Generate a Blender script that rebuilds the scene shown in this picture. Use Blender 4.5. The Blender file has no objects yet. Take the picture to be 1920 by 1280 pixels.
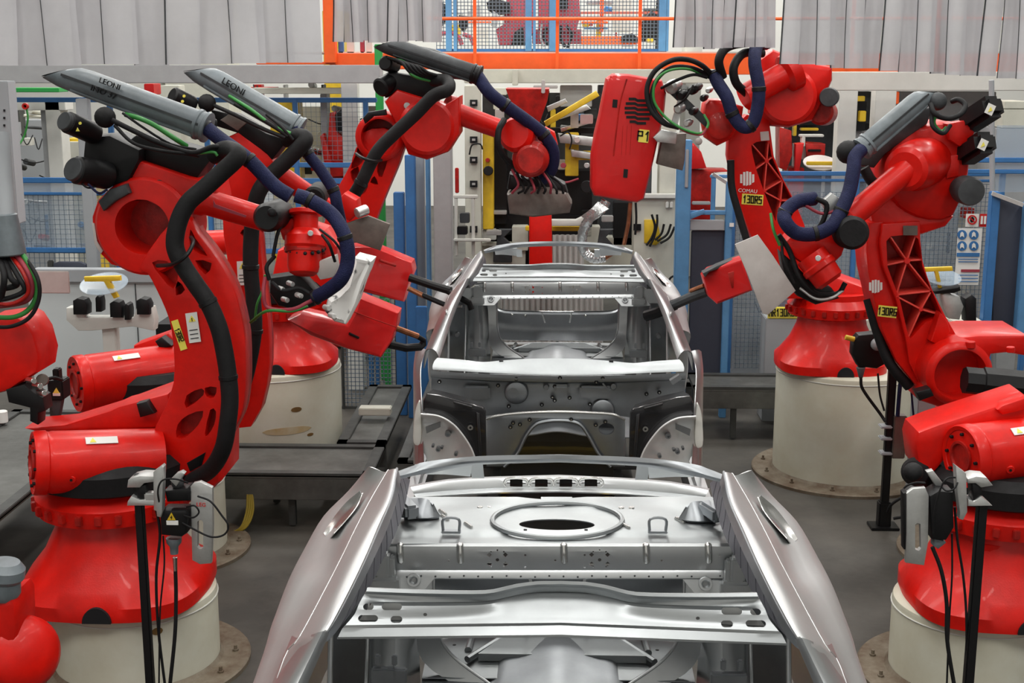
import bpy, bmesh, math, random
from mathutils import Vector as V, Matrix, geometry
C = bpy.context.scene.collection
sc = bpy.context.scene
PI = math.pi
random.seed(7)
# ---- camera: 1920x1280 frame, focal length in pixels
F, H = 2500.0, 3.3
PIT = math.atan(530 / F)
YAW = math.atan(84 / F * math.cos(PIT))
def ray(px, py):
    u, v = (px - 960) / F, (640 - py) / F
    cp, sp = math.cos(PIT), math.sin(PIT)
    x, y, z = u, cp + v * sp, -sp + v * cp
    c, s = math.cos(YAW), math.sin(YAW)
    return V((x * c - y * s, x * s + y * c, z))
YK = 1.0                               # distance factor for whole robots
def P(px, py, Y):                      # the point at distance Y down the line seen at a pixel
    r = ray(px, py); t = Y * YK / r.y
    return V((r.x * t, Y * YK, H + r.z * t))
def PZ(px, py, z):
    r = ray(px, py); t = (z - H) / r.z
    return V((r.x * t, r.y * t, z))
def R(n, Y): return n * Y * YK / F * 0.99   # n pixels at distance Y, in metres
def rgb(*c): return tuple(c) + (1,)
# ---- materials
def mat(name, col, rough=.5, metal=0, noise=0, scale=6, bump=0, bscale=40, col2=None, coat=0, alpha=1, emit=0, trans=0, wear=0):
    m = bpy.data.materials.new(name); m.use_nodes = True
    n, l = m.node_tree.nodes, m.node_tree.links
    b = n['Principled BSDF']
    b.inputs['Base Color'].default_value = rgb(*col); b.inputs['Roughness'].default_value = rough
    b.inputs['Metallic'].default_value = metal; b.inputs['Coat Weight'].default_value = coat
    b.inputs['Alpha'].default_value = alpha; b.inputs['Transmission Weight'].default_value = trans
    if emit:
        b.inputs['Emission Color'].default_value = rgb(*col); b.inputs['Emission Strength'].default_value = emit
    tc = n.new('ShaderNodeTexCoord')
    if noise or col2:
        t = n.new('ShaderNodeTexNoise'); t.inputs['Scale'].default_value = scale; t.inputs['Detail'].default_value = 6
        t.inputs['Roughness'].default_value = .65
        l.new(tc.outputs['Object'], t.inputs['Vector'])
        r = n.new('ShaderNodeValToRGB'); r.color_ramp.elements[0].position = .35 + wear; r.color_ramp.elements[1].position = .68
        c2 = col2 or tuple(max(0, c * (1 - noise)) for c in col)
        r.color_ramp.elements[0].color = rgb(*c2); r.color_ramp.elements[1].color = rgb(*col)
        l.new(t.outputs['Fac'], r.inputs['Fac']); l.new(r.outputs['Color'], b.inputs['Base Color'])
        mr = n.new('ShaderNodeMapRange'); mr.inputs['To Min'].default_value = min(1, rough * 1.35); mr.inputs['To Max'].default_value = rough * .85
        l.new(t.outputs['Fac'], mr.inputs['Value']); l.new(mr.outputs['Result'], b.inputs['Roughness'])
    if bump:
        t2 = n.new('ShaderNodeTexNoise'); t2.inputs['Scale'].default_value = bscale; t2.inputs['Detail'].default_value = 3
        l.new(tc.outputs['Object'], t2.inputs['Vector'])
        bp = n.new('ShaderNodeBump'); bp.inputs['Strength'].default_value = bump; bp.inputs['Distance'].default_value = .01
        l.new(t2.outputs['Fac'], bp.inputs['Height']); l.new(bp.outputs['Normal'], b.inputs['Normal'])
    return m
M = dict(
 red=mat('red_paint', (.72, .0075, .003), .34, noise=.28, scale=5, coat=.05, bump=.06, bscale=120),
 redr=mat('red_paint_rib_highlight', (.8, .07, .05), .4, noise=.1),  # lighter red: the highlight along the casting ribs put into the colour
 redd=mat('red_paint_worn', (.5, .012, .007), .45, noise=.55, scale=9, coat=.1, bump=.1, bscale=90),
 redp=mat('red_plastic', (.6, .01, .01), .42, noise=.2, scale=4, coat=.2),
 blk=mat('black_paint', (.006, .006, .007), .42, noise=.3, bump=.05),
 rub=mat('black_rubber', (.008, .008, .009), .6, noise=.3, scale=15, bump=.15, bscale=60),
 gry=mat('grey_guide_plastic', (.17, .2, .22), .38, col2=(.1, .12, .13), scale=5),
 dgr=mat('dark_grey_metal', (.07, .075, .08), .5, metal=.3, noise=.4),
 blu=mat('blue_hose_sleeve', (.008, .012, .06), .65, noise=.35, scale=20, bump=.5, bscale=160),
 grn=mat('green_cable', (.03, .22, .04), .45),
 wht=mat('white_paint', (.62, .62, .58), .45, noise=.12, scale=3),
 crm=mat('cream_paint', (.6, .6, .52), .5, noise=.15, scale=3),
 ped=mat('pedestal_paint', (.62, .62, .53), .42, col2=(.5, .47, .36), scale=1.6, wear=-.05),
 fla=mat('worn_steel_flange', (.23, .2, .15), .6, metal=.3, col2=(.12, .08, .05), scale=7),
 amb=mat('amber_stain', (.5, .36, .16), .6, col2=(.6, .55, .4), scale=6),
 rst=mat('rust_stain', (.22, .12, .03), .8, noise=.4, scale=9),
 car=mat('galvanised_body_steel', (.62, .64, .65), .34, metal=1, noise=.16, scale=2.2, bump=.03, bscale=9),
 cmd=mat('formed_body_steel', (.38, .4, .41), .42, metal=1, noise=.14, scale=2.5, bump=.03, bscale=9),
 brt=mat('wheelhouse_steel_lit', (.85, .86, .86), .5, metal=.85, noise=.08),  # body steel made brighter: overhead reflection put into the colour
 csp=mat('outer_skin_steel', (.68, .69, .69), .4, metal=1, noise=.1, scale=1.5, bump=.02, bscale=6),
 cad=mat('dull_body_steel', (.36, .38, .4), .38, metal=1, noise=.2, scale=3, bump=.03, bscale=9),
 cin=mat('sealer_coated_steel', (.19, .19, .22), .5, metal=.7, noise=.2),
 cbk=mat('black_coated_steel', (.014, .014, .016), .22, noise=.3, bump=.05, bscale=15, coat=.4),
 hole=mat('dark_void', (.004, .004, .006), .8),
 alu=mat('aluminium', (.6, .61, .6), .4, metal=.8, noise=.2, scale=12),
 chr=mat('bright_steel', (.75, .75, .73), .25, metal=1),
 cop=mat('copper', (.5, .2, .1), .4, metal=.8, noise=.5, scale=12),
 foil=mat('foil_wrap', (.75, .76, .76), .25, metal=.9, noise=.4, scale=14, bump=1, bscale=26),
 fblu=mat('blue_frame_paint', (.04, .17, .42), .42, noise=.2),
 lblu=mat('light_blue_paint', (.1, .28, .52), .42, noise=.2),
 orn=mat('orange_paint', (.95, .12, .01), .45, noise=.12),
 yel=mat('yellow_paint', (.75, .5, .02), .45, noise=.25),
 ygl=mat('yellow_label', (.82, .72, .1), .5),
 lab=mat('white_label', (.75, .75, .72), .5),
 mesh=mat('mesh_wire', (.16, .2, .25), .5, metal=.3),
 gbm=mat('grey_beam_paint', (.36, .37, .38), .45, noise=.12),
 gpn=mat('grey_panel_paint', (.33, .35, .37), .5, noise=.12, scale=1.2),
 dpn=mat('navy_grey_screen', (.035, .042, .065), .6, noise=.15, scale=2),
 dck=mat('worn_steel_deck', (.17, .175, .165), .42, metal=.5, col2=(.08, .08, .075), scale=2.5, bump=.08),
 dk2=mat('dark_steel_frame', (.075, .078, .075), .5, metal=.4, noise=.35),
 grnp=mat('green_paint', (.02, .3, .06), .5),
 tan=mat('stained_plate', (.2, .17, .15), .45, metal=.5, noise=.4, scale=6),
 wpl=mat('scuffed_white_shield', (.55, .52, .5), .5, col2=(.42, .38, .36), scale=3),
 spt=mat('spattered_white_wrap', (.7, .7, .68), .6, col2=(.06, .06, .06), scale=9, bump=.08),
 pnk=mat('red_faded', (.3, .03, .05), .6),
 glz=mat('pale_glazing', (.4, .5, .6), .2, noise=.1, alpha=.35),
)
for k_ in ('rub', 'blk', 'dgr', 'blu', 'red', 'redd', 'redp'): M[k_].node_tree.nodes['Principled BSDF'].inputs['Specular IOR Level'].default_value = .3
for n_ in M['spt'].node_tree.nodes:
    if n_.type == 'VALTORGB': n_.color_ramp.elements[0].position = .36; n_.color_ramp.elements[1].position = .45
def curtain_mat():
    m = mat('clear_pvc_strip', (.62, .61, .64), .22, noise=.12, scale=3, bump=.25, bscale=5)
    n, l = m.node_tree.nodes, m.node_tree.links
    b = n['Principled BSDF']; b.inputs['Alpha'].default_value = .7; b.inputs['Specular IOR Level'].default_value = .35
    return m
M['pvc'] = curtain_mat()
# ---- geometry collector
OFF = {}
def cr(pts, n=6, closed=False):       # Catmull-Rom through points
    pts = [V(p) for p in pts]; N = len(pts); out = []
    if N < 3 and not closed: return pts
    for i in range(N if closed else N - 1):
        if closed: a, b, c, d = pts[i - 1], pts[i], pts[(i + 1) % N], pts[(i + 2) % N]
        else:
            b, c = pts[i], pts[i + 1]
            a = pts[i - 1] if i else b * 2 - c
            d = pts[i + 2] if i + 2 < N else c * 2 - b
        for k in range(n):
            t = k / n
            out.append(.5 * ((2 * b) + (c - a) * t + (2 * a - 5 * b + 4 * c - d) * t * t + (3 * b - a - 3 * c + d) * t ** 3))
    if not closed: out.append(pts[-1])
    return out
def basis(d):
    d = d.normalized()
    u = d.cross(V((0, 0, 1)) if abs(d.z) < .95 else V((1, 0, 0))).normalized()
    return u, u.cross(d).normalized()
class B:
    def __init__(s): s.v = []; s.f = []
    def add(s, vs, fs):
        k = len(s.v); s.v += [V(v) for v in vs]; s.f += [[i + k for i in f] for f in fs]
        return s
    def box(s, c, sz, rz=0, b=0, rot=None):
        c = V(c); x, y, z = [a / 2 for a in sz]
        m = rot or Matrix.Rotation(rz, 3, 'Z')
        b = min(b, x * .9, y * .9, z * .9)
        if not b:
            vs = [c + m @ V((i * x, j * y, k * z)) for k in (-1, 1) for j in (-1, 1) for i in (-1, 1)]
            return s.add(vs, [(0, 2, 3, 1), (4, 5, 7, 6), (0, 1, 5, 4), (2, 6, 7, 3), (0, 4, 6, 2), (1, 3, 7, 5)])
        bm = bmesh.new(); bmesh.ops.create_cube(bm, size=1)
        for v in bm.verts: v.co = V((v.co.x * 2 * x, v.co.y * 2 * y, v.co.z * 2 * z))
        bmesh.ops.bevel(bm, geom=bm.edges[:], offset=b, segments=2, affect='EDGES')
        bm.verts.index_update()
        s.add([c + m @ v.co for v in bm.verts], [[v.index for v in f.verts] for f in bm.faces]); bm.free()
        return s
    def bar(s, a, c, w, h, b=0):          # box between two points; w across, h up
        a, c = V(a), V(c); d = c - a; L = d.length; d.normalize()
        up = V((0, 0, 1)) if abs(d.z) < .98 else V((0, 1, 0))
        x = d.cross(up).normalized(); z = x.cross(d)
        return s.box((a + c) / 2, (w, L, h), rot=Matrix((x, d, z)).transposed(), b=b)
    def lathe(s, a, axis, prof, n=32, mod=None, cap=True):   # prof: [(t along axis, radius)]
        a, d = V(a), V(axis).normalized(); u, w = basis(d); vs = []; fs = []
        for t, r in prof:
            for i in range(n):
                q = 2 * PI * i / n; k = mod(q, t) if mod else 1
                vs.append(a + d * t + (u * math.cos(q) + w * math.sin(q)) * r * k)
        m = len(prof)
        for j in range(m - 1):
            for i in range(n):
                fs.append((j * n + i, j * n + (i + 1) % n, (j + 1) * n + (i + 1) % n, (j + 1) * n + i))
        if cap:
            fs.append(tuple(range(n))); fs.append(tuple((m - 1) * n + i for i in range(n)))
        return s.add(vs, fs)
    def cyl(s, a, c, r, r2=None, n=24, b=None):
        a, c = V(a), V(c); L = (c - a).length; r2 = r if r2 is None else r2
        b = min(r, r2, L) * .12 if b is None else b
        return s.lathe(a, c - a, [(0, r - b), (b, r), (L - b, r2), (L, r2 - b)] if b else [(0, r), (L, r2)], n)
    def tube(s, pts, r, n=10, sm=6, ribs=0):
        pts = cr(pts, sm) if sm > 1 else [V(p) for p in pts]
        N = len(pts); vs = []; fs = []; u = None
        for i, p in enumerate(pts):
            d = (pts[min(i + 1, N - 1)] - pts[max(i - 1, 0)]).normalized()
            if u is None: u, w = basis(d)
            else:
                u = (u - d * u.dot(d)).normalized(); w = u.cross(d)
            k = r[0] + (r[1] - r[0]) * i / (N - 1) if isinstance(r, tuple) else r
            if ribs: k *= 1 + ribs * (i % 2)
            for j in range(n):
                q = 2 * PI * j / n; vs.append(p + (u * math.cos(q) + w * math.sin(q)) * k)
        for i in range(N - 1):
            for j in range(n):
                fs.append((i * n + j, i * n + (j + 1) % n, (i + 1) * n + (j + 1) % n, (i + 1) * n + j))
        fs.append(tuple(range(n))); fs.append(tuple((N - 1) * n + i for i in range(n)))
        return s.add(vs, fs)
    def poly(s, pts, Y, th, bev=.012, holes=(), sm=0):   # outline seen at pixels, at distance Y, th metres deep
        Yf = Y if callable(Y) else (lambda x: Y)
        loops = []
        for li, lp in enumerate([pts] + list(holes)):
            if sm: lp = [(q.x, q.y) for q in cr([V((x, y)) for x, y in lp], sm, True)]
            loops.append([P(x, y, Yf(x)) for x, y in lp])
        def off(lp, d):
            N = len(lp); A = sum(lp[i].x * lp[(i + 1) % N].z - lp[(i + 1) % N].x * lp[i].z for i in range(N))
            sg = 1 if A > 0 else -1; out = []
            for i in range(N):
                e1 = (lp[i] - lp[i - 1]); e2 = (lp[(i + 1) % N] - lp[i])
                n1 = V((-e1.z, 0, e1.x)); n2 = V((-e2.z, 0, e2.x))
                if n1.length > 1e-9: n1.normalize()
                if n2.length > 1e-9: n2.normalize()
                m = n1 + n2
                if m.length < .3: m = n1
                m = m.normalized() / max(.5, m.length / 2 if m.length else 1)
                out.append(lp[i] + m.normalized() * d * sg)
            return out
        D = V((0, 1, 0))
        b = min(bev, th * .45)
        steps = [(b, 0), (b * .3, b * .3), (0, b), (0, th - b), (b * .3, th - b * .3), (b, th)] if b else [(0, 0), (0, th)]
        for li, lp in enumerate(loops):
            rings = []
            for ins, dp in steps:
                ring = off(lp, ins) if ins and li == 0 else lp
                rings.append([q + D * dp * YK for q in ring])
            N = len(lp); vs = [q for r in rings for q in r]
            s.add(vs, [(j * N + i, j * N + (i + 1) % N, (j + 1) * N + (i + 1) % N, (j + 1) * N + i) for j in range(len(rings) - 1) for i in range(N)])
            loops[li] = (rings[0], rings[-1])
        for side in (0, 1):
            ls = [l[side] for l in loops]
            tri = geometry.tessellate_polygon([[V((q.x, q.z, 0)) for q in l] for l in ls])
            s.add([q for l in ls for q in l], tri)
        return s
    def sheet(s, rows, th=.004, n=0, mirror=None, sub=3):     # thickened surface through rows of points
        if sub:
            rows = [cr(r, sub) for r in rows]
            cols = [cr(c, sub) for c in zip(*rows)]; rows = [list(r) for r in zip(*cols)]
        rows = [[V(p) for p in r] for r in rows]
        if mirror is not None: rows = [r + [V((2 * mirror - q.x, q.y, q.z)) for q in reversed(r[:-1] if abs(r[-1].x - mirror) < .02 else r)] for r in rows]
        m, k = len(rows), len(rows[0]); vs = [q for r in rows for q in r]
        nr = []
        for i in range(m):
            for j in range(k):
                du = rows[i][min(j + 1, k - 1)] - rows[i][max(j - 1, 0)]; dv = rows[min(i + 1, m - 1)][j] - rows[max(i - 1, 0)][j]
                c = du.cross(dv); nr.append(c.normalized() if c.length > 1e-9 else V((0, 0, 1)))
        a = [q + nn * th / 2 for q, nn in zip(vs, nr)]; c = [q - nn * th / 2 for q, nn in zip(vs, nr)]
        N = m * k; fs = []
        for i in range(m - 1):
            for j in range(k - 1):
                q = (i * k + j, i * k + j + 1, (i + 1) * k + j + 1, (i + 1) * k + j)
                fs.append(q); fs.append(tuple(N + x for x in reversed(q)))
        edge = [i for i in range(k)] + [(i + 1) * k - 1 for i in range(1, m)] + [(m - 1) * k + j for j in range(k - 2, -1, -1)] + [i * k for i in range(m - 2, 0, -1)]
        for i in range(len(edge)):
            p, q = edge[i], edge[(i + 1) % len(edge)]; fs.append((p, q, N + q, N + p))
        return s.add(a + c, fs)
    def ball(s, c, r, n=16, sc=(1, 1, 1)):
        m = n // 2; vs = []; fs = []
        for j in range(1, m):
            for i in range(n):
                a, q = PI * j / m, 2 * PI * i / n
                vs.append(V(c) + V((math.sin(a) * math.cos(q) * sc[0], math.sin(a) * math.sin(q) * sc[1], math.cos(a) * sc[2])) * r)
        k = len(vs); vs += [V(c) + V((0, 0, r * sc[2])), V(c) - V((0, 0, r * sc[2]))]
        for j in range(m - 2):
            for i in range(n): fs.append((j * n + i, j * n + (i + 1) % n, (j + 1) * n + (i + 1) % n, (j + 1) * n + i))
        for i in range(n):
            fs.append((k, i, (i + 1) % n)); fs.append((k + 1, (m - 2) * n + (i + 1) % n, (m - 2) * n + i))
        return s.add(vs, fs)
    # shorthands in pixels: a point is (px, py, Y)
    def pc(s, a, c, r, r2=None, n=24, b=None):
        return s.cyl(P(*a), P(*c), R(r, a[2]), R(r2 if r2 is not None else r, c[2]), n, b)
    def pt(s, pts, r, n=10, sm=6, ribs=0):
        return s.tube([P(*p) for p in pts], R(r, pts[0][2]), n, sm, ribs)
    def pb(s, a, c, w, h, b=0):           # bar between two pixel points, w and h in pixels (w across the view depth)
        return s.bar(P(*a), P(*c), R(w, a[2]), R(h, a[2]), b)
SPLIT = {'weld_spot', 'corner_bracket', 'firewall_pressing', 'hinge_bracket', 'belt_bracket', 'weld_stud', 'anchor_loop', 'pressed_bead', 'stud_boot', 'locating_block', 'seat_belt_mount', 'floor_plug', 'slot_rim', 'reinforcing_strip', 'cowl_slot', 'seat_pan_pressing', 'corner_gusset', 'body_brace', 'pressed_rib', 'vent_grille', 'emblem', 'printed_lines', 'worn_lettering'}
def pieces(b):                        # sub-collections that do not touch each other
    up = list(range(len(b.v)))
    def fd(i):
        while up[i] != i: up[i] = up[up[i]]; i = up[i]
        return i
    for f in b.f:
        for i in f[1:]: up[fd(i)] = fd(f[0])
    g = {}
    for i in range(len(b.v)): g.setdefault(fd(i), []).append(i)
    bb = [[ids, [min(b.v[i][k] for i in ids) for k in range(3)], [max(b.v[i][k] for i in ids) for k in range(3)]] for ids in g.values()]
    mg = True
    while mg:
        mg = False
        for i in range(len(bb)):
            for j in range(i + 1, len(bb)):
                if all(bb[i][1][k] - .001 <= bb[j][2][k] and bb[j][1][k] - .001 <= bb[i][2][k] for k in range(3)):
                    a, c = bb[i], bb.pop(j); a[0] = a[0] + c[0]
                    a[1] = [min(p, q) for p, q in zip(a[1], c[1])]; a[2] = [max(p, q) for p, q in zip(a[2], c[2])]
                    mg = True; break
            if mg: break
    out = []
    for ids, _, _ in bb:
        ix = {v: k for k, v in enumerate(ids)}; q = B(); q.v = [b.v[i] for i in ids]; q.f = [[ix[i] for i in f] for f in b.f if f[0] in ix]; out.append(q)
    return out
def obj(name, b, m, parent=None, label=None, ang=35, cut=None):
    if name in SPLIT and not cut and parent is not None:
        ps = pieces(b)
        if len(ps) > 1:
            for q in ps: o = obj_(name, q, m, parent, label, ang)
            return o
    return obj_(name, b, m, parent, label, ang, cut)
def obj_(name, b, m, parent=None, label=None, ang=35, cut=None):
    me = bpy.data.meshes.new(name)
    if parent is None:
        xs = [v.x for v in b.v]; ys = [v.y for v in b.v]; zs = [v.z for v in b.v]
        o0 = V(((min(xs) + max(xs)) / 2, (min(ys) + max(ys)) / 2, min(zs)))
    else: o0 = OFF[parent.name]
    me.from_pydata([v - o0 for v in b.v], [], b.f)
    bm = bmesh.new(); bm.from_mesh(me)
    bmesh.ops.remove_doubles(bm, verts=bm.verts, dist=1e-5)
    bmesh.ops.recalc_face_normals(bm, faces=bm.faces); bm.to_mesh(me); bm.free()
    me.polygons.foreach_set('use_smooth', [True] * len(me.polygons)); me.set_sharp_from_angle(angle=math.radians(ang))
    me.materials.append(M[m] if isinstance(m, str) else m)
    o = bpy.data.objects.new(name, me); C.objects.link(o)
    if parent is None: o.location = o0
    else: o.parent = parent
    OFF[o.name] = o0
    if cut:
        c = bpy.data.meshes.new('cutter'); c.from_pydata([v - o0 for v in cut.v], [], cut.f)
        bm = bmesh.new(); bm.from_mesh(c); bmesh.ops.recalc_face_normals(bm, faces=bm.faces); bm.to_mesh(c); bm.free()
        co = bpy.data.objects.new('cutter', c); C.objects.link(co); co.location = o0 if parent is None else (0, 0, 0)
        if parent: co.parent = parent
        md = o.modifiers.new('b', 'BOOLEAN'); md.operation = 'DIFFERENCE'; md.solver = 'EXACT'; md.object = co
        dg = bpy.context.evaluated_depsgraph_get(); dg.update()
        nm = bpy.data.meshes.new_from_object(o.evaluated_get(dg))
        if len(nm.vertices) < len(me.vertices) * .6:     # sheet came out inside out: turn it and cut again
            me.flip_normals(); bpy.context.view_layer.update(); dg = bpy.context.evaluated_depsgraph_get(); dg.update()
            nm = bpy.data.meshes.new_from_object(o.evaluated_get(dg)); print('FLIP', name, len(me.vertices), len(nm.vertices))
        o.modifiers.clear(); o.data = nm
        nm.materials.clear(); nm.materials.append(M[m]); nm.polygons.foreach_set('use_smooth', [True] * len(nm.polygons)); nm.set_sharp_from_angle(angle=math.radians(ang))
        bpy.data.objects.remove(co)
    if label: o['label'] = label
    return o
def thing(name, label, cat, loc, group=None):
    o = bpy.data.objects.new(name, None); C.objects.link(o); o.location = loc; o['label'] = label; o['category'] = cat
    if group: o['group'] = group
    OFF[o.name] = V(loc); return o
def tag(o, label, cat, group=None, kind=None):
    if kind: o['kind'] = kind
    if label: o['label'] = label; o['category'] = cat
    if group: o['group'] = group
    return o
def struct(name, b, m, label=None):
    o = obj(name, b, m); o['kind'] = 'structure'
    if label: o['label'] = label
    return o
def txt(s, px, py, Y, hpx, ang, m, parent, name='lettering', ex=.0012, xs=1, pos=None, rot=None):
    cu = bpy.data.curves.new(name, 'FONT'); cu.body = s; cu.size = R(hpx, Y) * 1.4; cu.extrude = ex; cu.align_x = 'CENTER'; cu.align_y = 'CENTER'
    cu.materials.append(M[m]); cu.resolution_u = 3
    tmp = bpy.data.objects.new('tmp', cu); C.objects.link(tmp)
    bpy.context.view_layer.update()
    me = bpy.data.meshes.new_from_object(tmp.evaluated_get(bpy.context.evaluated_depsgraph_get()))
    bpy.data.objects.remove(tmp)
    w = pos or P(px, py, Y)
    mt = (rot or Matrix.Rotation(PI / 2, 3, 'X') @ Matrix.Rotation(math.radians(ang), 3, 'Z')) @ Matrix.Diagonal((xs, 1, 1))
    for v in me.vertices: v.co = mt @ v.co + w - OFF[parent.name]
    o = bpy.data.objects.new(name, me); C.objects.link(o); o.parent = parent; OFF[o.name] = OFF[parent.name]
    return o
GL = {'1': [[(.1,.75),(.32,1),(.32,0)]], '3': [[(0,1),(.55,1),(.55,0),(0,0)],[(.12,.52),(.55,.52)]], '0': [[(0,0),(0,1),(.55,1),(.55,0),(0,0)]], 'R': [[(0,0),(0,1),(.55,1),(.55,.5),(0,.5)],[(.25,.5),(.58,0)]],
 '5': [[(.55,1),(0,1),(0,.55),(.55,.55),(.55,0),(0,0)]], '4': [[(.42,0),(.42,1),(0,.35),(.6,.35)]], '2': [[(0,1),(.55,1),(.55,.52),(0,.48),(0,0),(.55,0)]], '6': [[(.55,1),(0,1),(0,0),(.55,0),(.55,.52),(0,.52)]], 'P': [[(0,0),(0,1),(.55,1),(.55,.5),(0,.5)]], 'M': [[(0,0),(0,1),(.3,.5),(.6,1),(.6,0)]]}
def block(s, cx, cy, Y, h, ang, m, parent, xs=1, lw=.16):          # stencil-like lettering made of strokes
    b = B(); a = math.radians(ang); n = len(s); adv = .92
    for i, ch in enumerate(s):
        ox = (i - (n - 1) / 2) * adv - .28
        for st in GL[ch]:
            q = [((ox + x) * h * xs, (y - .5) * h) for x, y in st]
            q = [(cx + x * math.cos(a) - y * math.sin(a) * 1, cy - x * math.sin(a) - y * math.cos(a)) for x, y in q]
            for (x0, y0), (x1, y1) in zip(q, q[1:]):
                L = math.hypot(x1 - x0, y1 - y0); dx, dy = (x1 - x0) / L * h * lw / 2, (y1 - y0) / L * h * lw / 2
                b.poly([(x0 - dx - dy, y0 - dy + dx), (x1 + dx - dy, y1 + dy + dx), (x1 + dx + dy, y1 + dy - dx), (x0 - dx + dy, y0 - dy - dx)], Y - .0004 * i, .002, 0)
    return obj('lettering', b, m, parent)
def rect(cx, cy, w, h, ang):
    a = math.radians(ang); c, s = math.cos(a), math.sin(a)
    return [(cx + x * w / 2 * c + y * h / 2 * s, cy - x * w / 2 * s + y * h / 2 * c) for x, y in ((-1, -1), (1, -1), (1, 1), (-1, 1))]
def sticker(px, py, Y, w, h, ang, parent, tri=True, vert=True):      # white warning label with a yellow triangle
    o = obj('warning_label', B().poly(rect(px, py, w, h, ang), Y, .003, 0), 'lab', parent)
    a = math.radians(ang); ux, uy = (math.sin(a), math.cos(a)) if vert else (math.cos(a), -math.sin(a))
    L = h if vert else w; k = min(w, h) * (.36 if vert else .4)
    cx, cy = px - ux * L * .27, py - uy * L * .27
    if tri:
        t = B().poly([(cx + k * math.sin(q - a), cy - k * math.cos(q - a)) for q in (0, 2.09, 4.19)], Y - .002, .002, 0)
        q_ = obj('warning_triangle', t, 'ygl', o)
        obj('exclamation_mark', B().poly(rect(cx, cy, k * .22, k * .8, ang), Y - .003, .002, 0), 'blk', o)
    t = B()
    for j in range(3):
        if vert: t.poly(rect(px + ux * L * (.08 + j * .14), py + uy * L * (.08 + j * .14), w * .7, h * .03, ang), Y - .002, .002, 0)
        else: t.poly(rect(px + ux * L * .15 + (j - 1) * h * .25 * math.sin(a), py + uy * L * .15 + (j - 1) * h * .25 * math.cos(a), w * .45, h * .06, ang), Y - .002, .002, 0)
    obj('printed_lines', t, 'dgr', o)
    return o
# ================= car body (front half measured on the far body, rear half on the near one)
XC, YN, DD = .02, 3.07, 5.42
def N_(*l): return [PZ(*q) for q in l]
def F_(*l): return [PZ(*q) - V((0, DD, 0)) for q in l]
def F2(px, py, L): return P(px, py, YN + DD + L) - V((0, DD, 0))     # point of the far body, L metres behind the windscreen header
def N2(px, py, L): return P(px, py, YN + L)
def mir(pts): return [V((2 * XC - p.x, p.y, p.z)) for p in pts]
def both(b, rows, **k): b.sheet(rows, **k); b.sheet([mir(r) for r in rows], **k)
car = thing('car_body', 'bare silver steel car body nearest the camera, its roof header across the bottom edge', 'car body', (XC, YN + .6, .55), 'unpainted car bodies on the line')
# side panels with roof rail, shoulder and tail
A = [(590,1215,1.82),(628,1185,1.87),(668,1112,1.87),(703,1040,1.87),(726,988,1.87),(744,934,1.87),(752,887,1.86)]
Bb= [(573,1232,1.84),(616,1182,1.9),(652,1118,1.9),(687,1045,1.9),(713,985,1.9),(734,934,1.9),(744,881,1.88)]
Bc= [(566,1234,1.85),(609,1182,1.915),(645,1117,1.915),(680,1045,1.915),(706,985,1.915),(729,934,1.91),(741,880,1.89)]
Mm= [(551,1232,1.82),(588,1190,1.89),(626,1115,1.9),(660,1045,1.9),(690,990,1.9),(716,940,1.89),(736,880,1.88)]
Cc= [(534,1236,1.76),(562,1196,1.82),(607,1112,1.82),(642,1044,1.81),(668,990,1.8),(694,940,1.8),(728,882,1.84)]
Dd= [(526,1240,1.62),(549,1190,1.64),(592,1105,1.66),(622,1059,1.66),(645,985,1.66),(682,936,1.7),(721,885,1.79)]
Ee= [(521,1246,1.38),(530,1181,1.38),(549,1105,1.42),(575,1042,1.42),(618,980,1.45),(671,933,1.55),(709,893,1.74)]
lw= lambda r, dx, dz: [V((p.x + dx, p.y, p.z + dz)) for p in r]
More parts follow.
